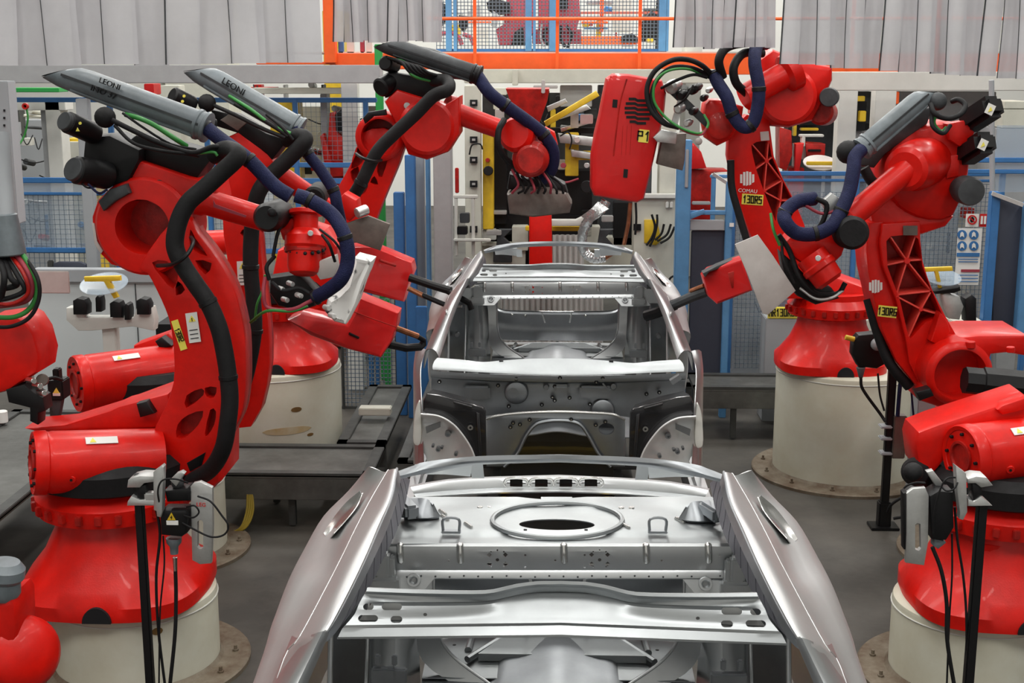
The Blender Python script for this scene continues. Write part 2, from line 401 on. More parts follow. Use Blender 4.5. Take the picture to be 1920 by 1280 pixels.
for sd in (0, 1):
    f = mir if sd else (lambda r: r)
    E_ = N_(*Ee); D_ = N_(*Dd)
    mid = [(a + b) / 2 + V((-.045, 0, .03)) for a, b in zip(D_, E_)]
    rows = [N_(*Bb), N_(*Bc), N_(*Mm), N_(*Cc), D_, mid, E_, lw(E_, .0, -.2), lw(E_, .05, -.5)]
    rows = [[r[0] + (V((-.06, -.16, -.1)) if i < 3 else V((.02, -.45, -.02)))] + r for i, r in enumerate(rows)]
    s_ = obj('side_panel', B().sheet([f(r) for r in rows], .005, sub=4), 'csp', car, 'smooth silver outer side panel')
    obj('shoulder_crease', B().tube(f([p + V((0, 0, .001)) for p in rows[3]]), .004, 8, 4), 'csp', s_)
    hc = N_((527,1233,1.52),(556,1182,1.55),(581,1126,1.58),(606,1085,1.6),(628,1055,1.62))
    obj('haunch_crease', B().tube(f([p + V((0, 0, .012)) for p in hc]), .006, 8, 4), 'csp', s_)
    obj('rain_gutter', B().sheet([f(r) for r in (N_(*A), N_(*Bb))], .005, sub=3).tube(f([V(p) + V((0, 0, .004)) for p in N_(*Bb)]), .006), 'cad', s_)
    A2 = [(640,1170,1.8),(688,1107,1.8),(720,1042,1.8),(744,992,1.8),(759,943,1.78),(768,900,1.78)]
    A1 = [(628,1185,1.87),(668,1112,1.87),(703,1040,1.87),(726,988,1.87),(744,934,1.87),(752,887,1.86)]
    ct = B()
    for k in range(11):
        t = k / 10 * 4.4 + .3; i = int(t); a, b_ = N_(*A1), N_(*A2); u = t - i
        q = ((a[i] * (1 - u) + a[i + 1] * u) + (b_[i] * (1 - u) + b_[i + 1] * u)) / 2; q = f([q])[0]
        ct.box(q, (.035, .014, .2))
    obj('inner_rail_flange', B().sheet([f(N_(*A1)), f(N_(*A2))], .004, sub=3), 'cin', car, 'dull violet-grey flange', cut=ct)
    # tail lamp recess
    lr = [[p + V((-.01, -.02, .04)) for p in N_(*q)] for q in ([(614,1016,1.58),(634,985,1.6),(656,958,1.64),(682,936,1.69)], [(622,1019,1.6),(648,988,1.635),(670,962,1.665),(685,938,1.7)], [(634,1016,1.63),(660,987,1.665),(677,964,1.69),(687,940,1.71)])]
    lr[1] = [p - V((0, -.02, .022)) for p in lr[1]]
    obj('tail_lamp_channel', B().sheet([f(r) for r in lr], .003, sub=4), 'chr', s_)
    # A pillar, hinge pillar
    ap = [[(616,1182,1.9),(573,1232,1.84)], [(609,1182,1.915),(566,1234,1.85)]]
    base = lambda dx, dL, z: V((-.78 + XC + dx, YN - .46 + dL, z))
    cn = N_((616,1186,1.9),(606,1184,1.915),(588,1190,1.89),(563,1197,1.82),(549,1192,1.7))
    cm = [c.lerp(base(dx, dL, z), .5) + V((0, 0, .03)) for c, (dx, dL, z) in zip(cn, ((.05, -.06, 1.5), (.03, -.05, 1.54), (-.0, -.02, 1.55), (-.045, .04, 1.52), (-.06, .1, 1.4)))]
    cb = [base(.05, -.06, 1.5), base(.03, -.05, 1.54), base(0, -.02, 1.55), base(-.045, .04, 1.52), base(-.06, .1, 1.4)]
    obj('windscreen_pillar', B().sheet([f(r) for r in zip(*[cr(q, 4) for q in zip(cn, cm, cb)])], .006, sub=2), 'car', car, 'bright tapering pillar')
    hp = [[F2(x, y, L) for x, y, L in r] for r in (
        [(798,655,-.42),(789,690,-.62),(790,740,-.75),(793,800,-.85),(795,870,-.9)],
        [(786,652,-.36),(778,690,-.5),(779,740,-.65),(778,800,-.78),(778,870,-.84)],
        [(780,655,-.2),(776,690,-.3),(776,740,-.4),(776,800,-.5),(776,870,-.5)])]
    obj('hinge_pillar', B().sheet([f(r) for r in hp], .006, sub=4), 'car', car)
    # glossy black strut panel over the wheelhouse
    def fpoly(b, pts, L, th, bev=.006, sm=0, holes=()):
        q = B().poly(pts, YN + DD + L, th, bev, sm=sm, holes=holes); q.v = [v - V((0, DD, 0)) for v in q.v]
        if sd: q.v = mir(q.v)
        b.add(q.v, q.f); return b
    b = fpoly(B(), [(793,752),(800,738),(822,741),(850,748),(882,757),(905,764),(911,772),(912,866),(894,866),(885,840),(868,815),(846,792),(820,779),(793,772)], -.98, .03)
    b.sheet([f([F2(800,738,-.97),F2(850,748,-.97),F2(908,766,-.97)]), f([F2(812,731,-.8),F2(858,742,-.8),F2(900,757,-.8)])], .01, sub=3)
    sp = obj('strut_panel', b, 'cbk', car, 'glossy black coated panel')
    fl = fpoly(B(), [(893,773),(899,775),(905,868),(899,868)], -1.0, .02); fpoly(fl, [(850,752),(885,762),(884,766),(850,757)], -1.0, .02)
    obj('pressed_rib', fl, 'cbk', sp)
    q = F2(882, 801, -1.0); q = f([q])[0]
    obj('locating_ring', B().lathe(q, (0, -1, 0), [(0, .016), (.006, .016), (.006, .007), (0, .007)], 20, cap=False), 'chr', sp)
    b = B()
    arc = [(789,776),(822,780),(848,794),(868,816),(884,842),(894,870)]
    arcb = [(789,790),(815,792),(836,803),(850,822),(862,845),(868,872)]
    b.sheet([f([F2(x, y, -1.02) for x, y in arc]), f([F2(x, y, -.9) for x, y in arcb]), f([F2(790 + (x - 790) * .15, 872 - (872 - y) * .3, -.86) for x, y in arcb])], .006, sub=4)
    b.tube(f([F2(x, y, -1.02) for x, y in arc]), .006)
    wh = obj('wheelhouse', b, 'brt', car, 'silver inner wheelhouse, coloured brighter for the light it reflects')
    b = B(); 
    for (x, y, r) in ((822,841,5),(829,838,3),(812,835,3),(840,812,6),(855,850,4)): b.lathe(f([F2(x, y, -.93)])[0], (0, -1, 0), [(-.02, R(r, 7.5)), (.02, R(r, 7.5)), (.02, R(r*.5, 7.5)), (0, R(r*.5, 7.5))], 14)
    b.sheet([f([F2(798,800,-.93),F2(826,790,-.93)]), f([F2(800,812,-.93),F2(826,800,-.93)])], .012, sub=0)
    obj('weld_stud', b, 'cad', wh)
    obj('fender_bracket', fpoly(B(), [(787,754),(780,764),(776,790),(775,830),(788,832),(790,800)], -.96, .05, sm=3), 'wht', car, 'small pale fender bracket')
# windscreen header
xs = [0, .12, .25, .45, .6, .68, .76, .86, .93, 1.0]
def hrow(xl, yl, yc, z, wave, zc=None):
    out = []
    for t in xs:
        px = xl + (1058 - xl) * t
        a = min(1, max(0, (px - 900) / 105)); a = a * a * (3 - 2 * a)
        out.append(PZ(px, yl + (yc - yl) * t - wave * a + (3 * math.sin(t * PI * 1.2) if wave else 0), z))
    out[-1].x = XC
    return out
rows = [hrow(632,1196,1192,1.892,0), hrow(634,1194,1190,1.896,0), hrow(642,1178,1172,1.913,0), hrow(648,1172,1167,1.921,0), hrow(657,1162,1156,1.93,0), hrow(666,1150,1141,1.942,2), hrow(672,1136,1130,1.957,14), hrow(676,1128,1124,1.959,14), hrow(684,1112,1117,1.976,16), hrow(687,1107,1111,1.99, 16), hrow(690,1102,1108,1.992,16), hrow(690,1101,1107,1.965,16)]
rows[-1] = [p + V((0, .01, 0)) for p in rows[-2]]; rows[-1] = [p - V((0, 0, .03)) for p in rows[-1]]
ct = B(); rim = B()
for sgn in (1, -1):
    for (x, y, w, h, a) in ((691,1137,21,11,8),(735,1137,40,12,0),(690,1159,39,12,-2),(743,1161,23,12,8),(797,1152,13,6,0)):
        c0 = PZ(x, y, 1.897 + (1196 - y) / 90 * .09)
        rw, rh = R(w / 2, 3.2), R(h / 2, 3.2) * 1.15
        pts = []
        for i in range(20):
            q = 2 * PI * i / 20; ex = math.copysign(max(0, rw - rh * 1.1), math.cos(q)) if w > 15 else 0
            pts.append(V((min(rw, rh * 1.1) * math.cos(q) + ex, 0, rh * math.sin(q))))
        c = V((c0.x, c0.y, c0.z))
        if sgn < 0: c.x = 2 * XC - c.x
        top = [c + p + V((0, .06, -.02)) for p in pts]; bot = [c + p - V((0, .06, -.02)) for p in pts]; n = 20
        ct.add(top + bot, [tuple(range(n)), tuple(range(n, 2 * n)), *[(i, (i + 1) % n, n + (i + 1) % n, n + i) for i in range(n)]])
hd = obj('windscreen_header', B().sheet(rows, .005, sub=2, mirror=XC), 'cmd', car, 'pressed header with a raised wave and paired slots', cut=ct)
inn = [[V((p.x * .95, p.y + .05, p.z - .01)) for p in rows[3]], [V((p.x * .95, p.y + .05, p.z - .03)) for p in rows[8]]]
obj('header_inner_panel', B().sheet(inn, .004, sub=0, mirror=XC), 'dk2', car, 'inner header panel, coloured dark for the shade behind the slots')  # same body steel; the shade behind the slots is put into its dark colour
# rear header bar, its brackets
def srow(l, L=None):
    o = [PZ(*q) for q in l]; o[-1].x = XC; return o
rb = [srow([(748,884,1.910),(775,874,1.930),(800,866,1.945),(880,856,1.970),(960,853,1.980),(1058,852,1.985)]),
      srow([(750,892,1.910),(778,884,1.920),(806,877,1.930),(880,867,1.950),(960,864,1.960),(1058,862,1.965)]),
      srow([(752,896,1.890),(781,889,1.900),(812,884,1.910),(880,871,1.930),(960,867,1.940),(1058,865,1.945)])]
rh = obj('rear_header', B().sheet(rb, .006, sub=3, mirror=XC), 'cad', car, 'slim curved rear roof bar')
b = B(); both(b, [N_((795,878,1.9),(830,872,1.91),(885,868,1.92)), N_((800,888,1.86),(835,888,1.86),(882,892,1.85))], th=.005)
both(b, [N_((880,868,1.9),(905,868,1.9)), N_((885,895,1.84),(908,895,1.84))], th=.006, sub=0)
obj('hinge_bracket', b, 'car', rh)
# rear parcel tray with four slots
def trow(l, Y):
    o = [P(x, y, Y) for x, y in l]; o[-1].x = XC; return o
tr = [trow([(768,911),(840,899),(930,894),(1058,891)], 5.04), trow([(770,914),(840,902),(930,897),(1058,894)], 4.97), trow([(776,926),(840,920),(930,915),(1058,914)], 4.955), trow([(778,930),(840,926),(930,918),(1058,917)], 4.93), trow([(780,933),(840,929),(930,924),(1058,922)], 4.88)]
ct = B(); sl = B()
for x in (968,1015,1061,1108):
    ct.box(P(x, 905, 4.96), (R(37, 5.), .12, R(14, 5.)), b=.012)
    c = P(x, 905, 4.958); w, h = R(19, 5.), R(8, 5.)
    sl.tube(cr([c + V((-w, 0, -h)), c + V((-w, 0, h)), c + V((w, 0, h)), c + V((w, 0, -h))], 6, True) + [c + V((-w, 0, -h))], .0045, 6, 0)
ty = obj('rear_tray_rail', B().sheet(tr, .005, sub=2, mirror=XC), 'car', car, 'bright rail with four rounded slots', cut=ct)
obj('slot_rim', sl, 'chr', ty)
PZs = lambda x, y, z: PZ(x, y, z + .07)
Ns = lambda *l: [PZs(*q) for q in l]
# shelf (floor of the luggage bay) with raised ring around the opening
def shelf_z(px, py):
    e = ((px - 1045) / 128) ** 2 + ((py - 972) / 36) ** 2
    return 1.61
rowsS = []
for py in [932, 938, 944, 950, 956, 962, 968, 974, 980, 986, 992, 998, 1004, 1010, 1016, 1020]:
    t = (py - 932) / 88
    rowsS.append([PZs(x, py, shelf_z(x, py) - (.006 if 1000 < py < 1014 else 0) + .006 * math.sin(x * .035) * (py < 955)) for x in [772 - 58 * t + (1340 + 38 * t - 772 + 58 * t) * k / 40 for k in range(41)]])
ct = B(); c = PZs(1044, 984, 1.61)
ct.lathe(c - V((0, 0, .2)), (0, 0, 1), [(0, R(68, 5)), (.4, R(68, 5))], 28)
for v in ct.v: v.y = c.y + (v.y - c.y) * .42
for x in (992, 1095):
    ct.box(PZs(x, 931.5, 1.61), (R(42, 5.4), .03, .2))
for x, y in ((985,994),(1099,994)): ct.box(PZs(x, y, 1.61), (.012, .018, .2))
sh = obj('luggage_shelf', B().sheet(rowsS, .004, sub=0), 'cmd', car, 'broad pressed shelf with a lens-shaped opening', cut=ct)
e = [PZs(1045 + 122 * math.cos(q), 975 + 33 * math.sin(q), 1.618) for q in [2 * PI * i / 40 for i in range(41)]]
obj('raised_ring', B().tube(e, .009, 8, 0), 'cmd', sh)
b = B()
for x in (846, 1233):
    c = PZs(x, 996, 1.62); b.box(c, (R(36, 4.9), .03, .008), b=.003)
    b.tube([c + V((-.028, 0, 0)), c + V((-.026, 0, .045)), c + V((.026, 0, .045)), c + V((.028, 0, 0))], .005, 8, 4)
obj('anchor_loop', b, 'cad', sh, 'small dark anchor loop')
b = B()
for x, y in ((900,952),(919,952),(1165,953),(1184,953)): b.lathe(PZs(x, y, 1.61), (0, 0, 1), [(0, .012), (.006, .01)], 16)
for x, y in ((834,970),(830,960),(1275,975),(878,984),(1172,985)): b.box(PZs(x, y, 1.615), (.012, .06, .012), .5, .003)
obj('pressed_bead', b, 'chr', sh)
b = B()
for x in (945, 1138): b.box(PZs(x, 945, 1.57), (R(18, 5.2), .05, .05), b=.01)
obj('locating_block', b, 'yel', sh)
b = B()
for s2 in (0, 1):
    f = mir if s2 else (lambda r: r)
    b.sheet([f(Ns((770,935,1.66),(800,935,1.68),(812,945,1.67))), f(Ns((745,968,1.62),(790,972,1.63),(826,968,1.62)))], .006, sub=3)
    b.tube(f(Ns((758,969,1.62),(800,970,1.62),(823,968,1.62))), .008)
    b.box(f(Ns((765,952,1.66)))[0], (.05, .12, .05), .4, .01)
obj('corner_bracket', b, 'cad', car, 'folded bracket at the shelf corner')
# crossmember with beads and speaker-hole patterns
YX = 4.3
def cz(px, py): return P(px, py, YX)
rows = []
for py, dy in ((1019, .0), (1022, -.012), (1030, -.015), (1050, -.015), (1066, -.012), (1071, -.02), (1078, -.024), (1080, -.02)):
    t = (py - 1019) / 61
    xl = 716 - 22 * t; rr = [cz(xl + (1396 + 15 * t - xl) * k / 12, py) + V((0, dy, 0)) for k in range(13)]
    rows.append(rr)
ct = B()
def hcut(x, y, r, n=10): ct.lathe(cz(x, y) - V((0, .1, 0)), (0, 1, 0), [(0, R(r, YX)), (.2, R(r, YX))], n)
for cx in (933, 1124):
    hcut(cx, 1046, 3.6, 12)
    for q in (38, 142, 218, 322):
        a = math.radians(q); x, y = cx + 19 * math.cos(a), 1045 - 14 * math.sin(a)
        k = 6.0; a2 = math.atan2(14 * math.sin(a), 19 * math.cos(a))
        ct.lathe(cz(x, y) - V((0, .1, 0)), (0, 1, 0), [(0, R(5.2, YX)), (.2, R(5.2, YX))], 4)
    for dx, dy in ((0, -17), (-12, -14), (12, -14), (-12, 14), (12, 14)): hcut(cx + dx, 1045 + dy, 1.9, 8)
for x, y in ((842,1047),(985,1037),(985,1060),(1041,1047),(1096,1037),(1096,1060),(1240,1047),(1348,1037),(735,1036)): hcut(x, y, 2.3, 8)
xm = obj('rear_crossmember', B().sheet(rows, .004, sub=0), 'car', car, 'cross panel with two round hole patterns and upright beads', cut=ct)
b = B()
for x in (751, 863, 1057, 1211, 1327):
    p0, p1 = cz(x, 1021), cz(x + 1, 1048)
    b.tube([p0 + V((0, -.012, 0)), p0.lerp(p1, .5) + V((0, -.017, 0)), p1 + V((0, -.012, 0))], .013, 12, 4); b.ball(p0 + V((0, -.012, 0)), .013); b.ball(p1 + V((0, -.012, 0)), .013)
obj('pressed_bead', b, 'chr', xm)
b = B()
for k in range(26): b.ball(cz(712 + k * 26.5, 1072 + (k % 3)) + V((0, -.035, 0)), .0035, 8)
obj('weld_spot', b, 'dgr', xm)
# corner gussets either side of the crossmember
b = B(); cc = B()
both(b, [[P(694,1080,YX - .03),P(730,1080,YX - .03),P(818,1080,YX - .03)], [P(672,1108,YX - .05),P(720,1112,YX - .05),P(790,1112,YX - .05)]], th=.006, sub=2)
for s2 in (0, 1):
    f = mir if s2 else (lambda r: r)
    c = f([P(776,1087,YX - .045)])[0]
    cc.lathe(c, (0, -1, .3), [(0, .024), (.012, .022), (.012, .015), (.0, .008)], 24)
    cc.box(f([P(718,1058,YX - .05)])[0], (.05, .05, .09), b=.008); cc.box(f([P(735,1062,YX - .05)])[0], (.02, .04, .08), b=.006)
    cc.box(f([P(722,1092,YX - .06)])[0], (.1, .05, .05), b=.01)
g = obj('corner_gusset', b, 'car', car); obj('seat_belt_mount', cc, 'car', g)
# rear seat panel (U shaped) and dark recess
L = 1.9
up = [(905,548),(915,556),(926,572),(945,582),(990,584),(1047,585)]
lo = [(905,625),(915,630),(930,634),(950,637),(990,638),(1047,638)]
def fr(l, L, dz=0):
    o = [F2(x, y, L) + V((0, 0, dz)) for x, y in l]
    if abs(l[-1][0] - 1047) < 3: o[-1].x = XC
    return o
md = [(905,590),(915,595),(928,604),(948,612),(990,616),(1047,618)]
sp_ = obj('rear_seat_panel', B().sheet([fr(up, L + .06), [a.lerp(b_, .15) for a, b_ in zip(fr(up, L), fr(md, L))], fr(md, L), fr(lo, L - .05)], .006, sub=3, mirror=XC), 'cad', car, 'dull grey dished seat panel')
obj('top_flange', B().sheet([fr(up, L + .06), [p + V((0, -.03, .012)) for p in fr(up, L + .06)]], .006, sub=3, mirror=XC), 'chr', sp_)
b = B()
for x in (1022, 1068): b.bar(F2(x - 6 if x < 1040 else x + 4, 585, L - .02), F2(x, 605, L - .02), .012, .012)
for x, y in ((985,592),(1070,592),(1098,592),(960,590)): b.ball(F2(x, y, L - .01), .012, 8)
obj('reinforcing_strip', b, 'chr', sp_)
# floor
fl = []
for j in range(9):
    z = 1.06 - .0 * j; L_ = 1.9 - j * .3; fl.append([V((XC - .5 + k * .05, YN + L_, z - .06 * (j > 2) + (.035 * math.exp(-((k - 10) / 3.) ** 2)) + (.03 if (j == 1 and 5 < k < 15) else 0))) for k in range(21)])
fo = obj('floor_pan', B().sheet(fl, .006, sub=2), 'cad', car, 'ribbed floor pan with a raised centre tunnel')
b = B()
pan = lambda x, L_, z: V((XC + x, YN + L_, z))
b.sheet([[pan(-.5, 1.9, 1.085), pan(0, 1.92, 1.09), pan(.5, 1.9, 1.085)], [pan(-.5, 1.45, 1.075), pan(0, 1.45, 1.08), pan(.5, 1.45, 1.075)]], .004, sub=2)
b.sheet([[pan(-.2, 1.76, 1.1), pan(.22, 1.76, 1.1)], [pan(-.3, 1.58, 1.1), pan(.33, 1.58, 1.1)]], .03, sub=0)
b.tube([pan(-.34, 1.56, 1.1), pan(-.2, 1.77, 1.105), pan(.22, 1.77, 1.105), pan(.36, 1.56, 1.1)], .014, 8, 0)
for x in (-.33, .33): b.tube([pan(x, 1.85, 1.09), pan(x * 1.04, 1.66, 1.09)], .014, 10, 0)
b.tube([pan(0, 1.87, 1.095), pan(0, 1.79, 1.1)], .018, 10, 0)
for x in (-.15, .17): b.box(pan(x, 1.81, 1.095), (.15, .02, .014), b=.004)
obj('seat_pan', b, 'cmd', fo)
b = B()
for x, y in ((-.25,1.84),(-.18,1.86),(-.22,1.8),(-.4,1.72),(.38,1.7),(.15,1.6),(-.1,1.9)): b.lathe((XC + x, YN + y, 1.075), (0, 0, 1), [(0, .012), (.008, .012), (.01, .004)], 10)
obj('floor_plug', b, 'blk', fo)
# inner quarter panels, wheelhouses, braces
for s2 in (0, 1):
    f = mir if s2 else (lambda r: r)
    X = lambda x, L_, z: V((XC + x, YN + L_, z))
    qp = B().sheet([f([X(-.84, 1.5, z) for z in (1.5, 1.3, 1.1, .8)]), f([X(-.72, 1.66, z) for z in (1.5, 1.3, 1.1, .8)]), f([X(-.70, 1.68, z) for z in (1.5, 1.3, 1.1, .8)])], .005, sub=1)
    q1 = obj('inner_quarter_panel', qp, 'cad', car)
    b = B().sheet([f([X(-.7, 1.66, 1.48), X(-.7, 1.6, 1.3), X(-.7, 1.52, 1.1), X(-.7, 1.4, .85)]), f([X(-.62, 1.6, 1.48), X(-.6, 1.52, 1.3), X(-.6, 1.44, 1.1), X(-.6, 1.3, .85)]), f([X(-.54, 1.68, 1.48), X(-.53, 1.62, 1.3), X(-.52, 1.55, 1.1), X(-.5, 1.45, .85)])], .005, sub=4)
    obj('rear_wheelhouse', b, 'car', car, 'rounded inner wheelhouse')
    b = B().sheet([f([X(-.54, 1.66, 1.5), X(-.53, 1.6, 1.25), X(-.5, 1.5, 1.12), X(-.3, 1.42, 1.02)]), f([X(-.47, 1.66, 1.5), X(-.46, 1.6, 1.25), X(-.4, 1.5, 1.16), X(-.24, 1.44, 1.06)])], .012, sub=4)
    b.tube(f([X(-.47, 1.65, 1.5), X(-.46, 1.59, 1.25), X(-.4, 1.49, 1.16), X(-.24, 1.43, 1.06)]), .006, 8)
    b.tube(f([X(-.71, 1.64, 1.5), X(-.71, 1.58, 1.3), X(-.71, 1.5, 1.1), X(-.71, 1.4, .9)]), .007, 8)
    b.tube(f([X(-.83, 1.47, 1.55), X(-.83, 1.45, 1.3), X(-.83, 1.4, 1.1), X(-.83, 1.35, .9)]), .01, 8)
    obj('body_brace', b, 'car', car, 'curved welded brace')
    b = B().box(f([X(-.61, 1.38, 1.12)])[0], (.13, .03, .06), b=.006); b.box(f([X(-.65, 1.38, 1.18)])[0], (.02, .02, .04), b=.004); b.box(f([X(-.59, 1.38, 1.18)])[0], (.02, .02, .04), b=.004)
    b.lathe(f([X(-.77, 1.52, 1.23)])[0], (0, -1, 0), [(-.02, .02), (.03, .02), (.035, .015)], 16)
    obj('belt_bracket', b, 'cad', car)
    b = B().sheet([f([X(-.83, .05, 1.84), X(-.86, .2, 1.6), X(-.86, .3, 1.2), X(-.86, .3, .8)]), f([X(-.80, .35, 1.84), X(-.84, .45, 1.6), X(-.84, .5, 1.2), X(-.84, .5, .8)])], .005, sub=2)
    # upper rear side gusset seen past the crossmember
    b = B().sheet([f([X(-.72, 1.2, 1.64), X(-.6, 1.22, 1.65), X(-.45, 1.24, 1.66)]), f([X(-.74, 1.2, 1.54), X(-.6, 1.21, 1.54), X(-.5, 1.23, 1.54)])], .006, sub=2)
    obj('shelf_support', b, 'car', car)
    sill = B().box(f([X(-.85, .25, .72)])[0], (.1, 3.0, .2), b=.03)
    obj('sill', sill, 'car', car)
# cowl and firewall
cw = [[(820,671),(870,675),(905,679),(945,676),(990,673),(1047,672)], [(814,678),(870,683),(905,685),(945,684),(990,682),(1047,682)], [(811,688),(870,691),(905,694),(945,696),(990,697),(1047,698)], [(812,693),(870,696),(905,698),(945,700),(990,702),(1047,703)]]
co = obj('cowl', B().sheet([fr(r, -.6 - i * .03 - (.02 if i == 2 else 0)) for i, r in enumerate(cw)], .006, sub=3, mirror=XC), 'cmd', car, 'bright cowl panel under the windscreen opening')
b = B()
for x in (940, 1146): b.box(F2(x, 677, -.6), (.025, .02, .01))
obj('cowl_slot', b, 'hole', co)
fw = [[(808,695),(870,699),(930,702),(1047,705)], [(808,706),(870,710),(930,713),(1047,716)], [(809,712),(870,716),(930,720),(1047,722)], [(812,755),(870,760),(930,765),(1047,764)], [(850,795),(890,785),(930,777),(1047,770)]]
frw = obj('firewall', B().sheet([fr(r, -.58 + (.05 if i in (1, 0) else .08)) for i, r in enumerate(fw)], .005, sub=3, mirror=XC), 'cad', car, 'grey bulkhead dotted with studs')
b = B()
for cx, cy, r, sx in ((968,736,24,1),(962,735,14,1),(1130,769,24,1.1),(1150,724,7,1),(1024,725,6,1)):
    b.lathe(F2(cx, cy, -.52), (0, -1, 0), [(-.01, R(r, 7.9)), (.01, R(r * .9, 7.9)), (.016, R(r * .75, 7.9))], 28)
b.box(F2(1053, 728, -.54), (R(30, 7.9), .05, R(17, 7.9)), b=.015)
for x0, x1, y0, y1 in ((868,920,722,750),(1085,1150,722,748)): b.box(F2((x0 + x1) / 2, (y0 + y1) / 2, -.52), (R(x1 - x0, 7.9), .03, R(y1 - y0, 7.9)), b=.012)
b.bar(F2(1130, 718, -.54), F2(1142, 733, -.54), .01, .01); b.bar(F2(1275, 705, -.7), F2(1258, 716, -.7), .05, .03)
obj('firewall_pressing', b, 'cad', frw)
b = B(); c2 = B()
for x, y in ((824,715),(934,722),(968,710),(1050,708),(1130,709),(1118,716),(1040,724),(1068,745),(1040,750),(1036,744),(1016,758),(954,761),(1106,757),(1236,735),(1212,738),(962,792),(957,800),(975,795),(993,786),(1071,786),(1117,796),(1135,790)):
    L_ = -.53 if y < 770 else -.68
    q = F2(x, y, L_); b.lathe(q, (0, -1, 0), [(0, .013), (.004, .013)], 12); c2.lathe(q, (0, -1, 0), [(0, .006), (.016, .005)], 8)
obj('stud_boot', b, 'blk', frw); obj('weld_stud', c2, 'chr', frw)
# lower bulkhead with tunnel arch
outer = [(912,784),(935,778),(980,773),(1047,771),(1114,773),(1150,776),(1172,785),(1172,875),(1145,875),(1122,850),(1105,820),(1090,798),(1072,790),(1047,788),(1022,790),(1003,797),(986,818),(970,850),(945,875),(912,875)]
lb = B(); q = B().poly(outer, YN + DD - .66, .03, .01, holes=[[(1137 + 15 * math.cos(a), 804 + 11 * math.sin(a)) for a in [2 * PI * i / 16 for i in range(16)]]]); q.v = [v - V((0, DD, 0)) for v in q.v]
lo_ = obj('lower_bulkhead', q, 'cad', car, 'lower bulkhead arched over the tunnel')
obj('bulkhead_lip', B().tube([F2(x, y, -.68) for x, y in ((912,786),(935,779),(980,774),(1047,772),(1114,774),(1150,777),(1172,787))], .008, 8), 'chr', lo_)
obj('arch_lip', B().tube([F2(x, y, -.68) for x, y in ((945,875),(970,850),(986,818),(1003,797),(1022,790),(1047,788),(1072,790),(1090,798),(1105,820),(1122,850),(1145,875))], .01, 8), 'cad', lo_)
obj('tunnel_shade_panel', B().sheet([[V((XC + x, YN - .25 - .1 * abs(x), z)) for x in (-.36, -.2, 0, .2, .36)] for z in (1.2, .9, .62)], .01, sub=2), 'cbk', car, 'black panel added for the shade inside the tunnel')  # added black sheet stands in for the shade inside the tunnel arch
# second body: same shell further down the line
def copy_thing(root, dx, label, group=None):
    def cp(o, par):
        c = o.copy(); C.objects.link(c); c.parent = par
        for ch in o.children: cp(ch, c)
        return c
    r = cp(root, None); r.location = V(root.location) + V(dx); r['label'] = label
    if group: r['group'] = group
    return r
copy_thing(car, (0, DD, 0), 'bare silver steel car body in the middle, its open engine bay facing the camera')
# ================= robots
def at(px, py, Y): return P(px, py, Y)
def flr(px, Y): p = P(px, 110 + 8250 / Y, Y); return V((p.x, p.y, 0))
def part(name, b, m, par, label=None): return obj(name, b, m, par, label)
def clamp(x, y, Y, r, dirp, par, w=5, name='hose_clamp'):
    a, c = P(x, y, Y), P(x + dirp[0], y + dirp[1], Y); d = (c - a).normalized(); h = R(w, Y)
    b = B().lathe(a - d * h, d, [(0, R(r * .95, Y)), (h * .3, R(r * 1.12, Y)), (h * 1.7, R(r * 1.12, Y)), (h * 2, R(r * .95, Y))], 20)
    q = a + V((0, -1, 0)) * R(r * .9, Y); b.box(q, (R(6, Y), R(5, Y), R(9, Y)), b=.004)
    return obj(name, b, 'blk', par)
def hose(pts, r, m, par, name='hose', clamps=(), ribs=0, n=14, label=None):
    h = obj(name, B().pt(pts, r, n, 8, ribs), m, par, label, ang=60)
    for i in clamps:
        a = pts[i]; c = pts[min(i + 1, len(pts) - 1)]; z = pts[max(i - 1, 0)]
        clamp(a[0], a[1], a[2], r, (c[0] - z[0], c[1] - z[1]), h)
    return h
def pedestal(cx, Y, r, z, label, fr=1.38, group=None, stains=()):
    c = V((cx, Y, 0))
    t = thing('robot_pedestal', label, 'pedestal', c, 'white drum pedestals bolted to the floor')
    part('drum', B().lathe(c, (0, 0, 1), [(0, r), (z - .03, r), (z - .012, r - .005), (z, r - .03)], 64), 'ped', t)
    b = B().lathe(c, (0, 0, 1), [(.0, r * fr), (.022, r * fr), (.03, r * fr - .01), (.03, r + .02), (.05, r + .002)], 64, cap=False)
    f = part('floor_flange', b, 'fla', t, 'rusty round steel flange')
    for k in range(12):
        q = 2 * PI * k / 12 + .2; p = c + V((math.cos(q), math.sin(q), 0)) * r * (1 + fr) / 2
        if math.sin(q) < .55: part('anchor_bolt', B().lathe(p + V((0, 0, .028)), (0, 0, 1), [(0, .018), (.012, .018), (.013, .01), (.035, .01)], 6), 'fla', f)
    part('weld_seam', B().tube([c + V((math.cos(q) * (r + .003), math.sin(q) * (r + .003), z - .05)) for q in [2 * PI * k / 48 for k in range(49)]], .004, 6, 0), 'wht', t)
    for a, zz, w, h in stains:
        rows = [[c + V((math.sin(a + w * u / r) * (r + .002), -math.cos(a + w * u / r) * (r + .002), zz + h * v * math.sqrt(max(0, 1 - u * u)))) for u in [-1 + i / 6 for i in range(13)]] for v in (-1, 1)]
        part('scrape_mark' if w < .1 else 'stain', B().sheet(rows, .001, sub=0), 'rst' if w < .1 else 'amb', t, 'rust-brown scrape' if w < .1 else 'amber stain')
    return t
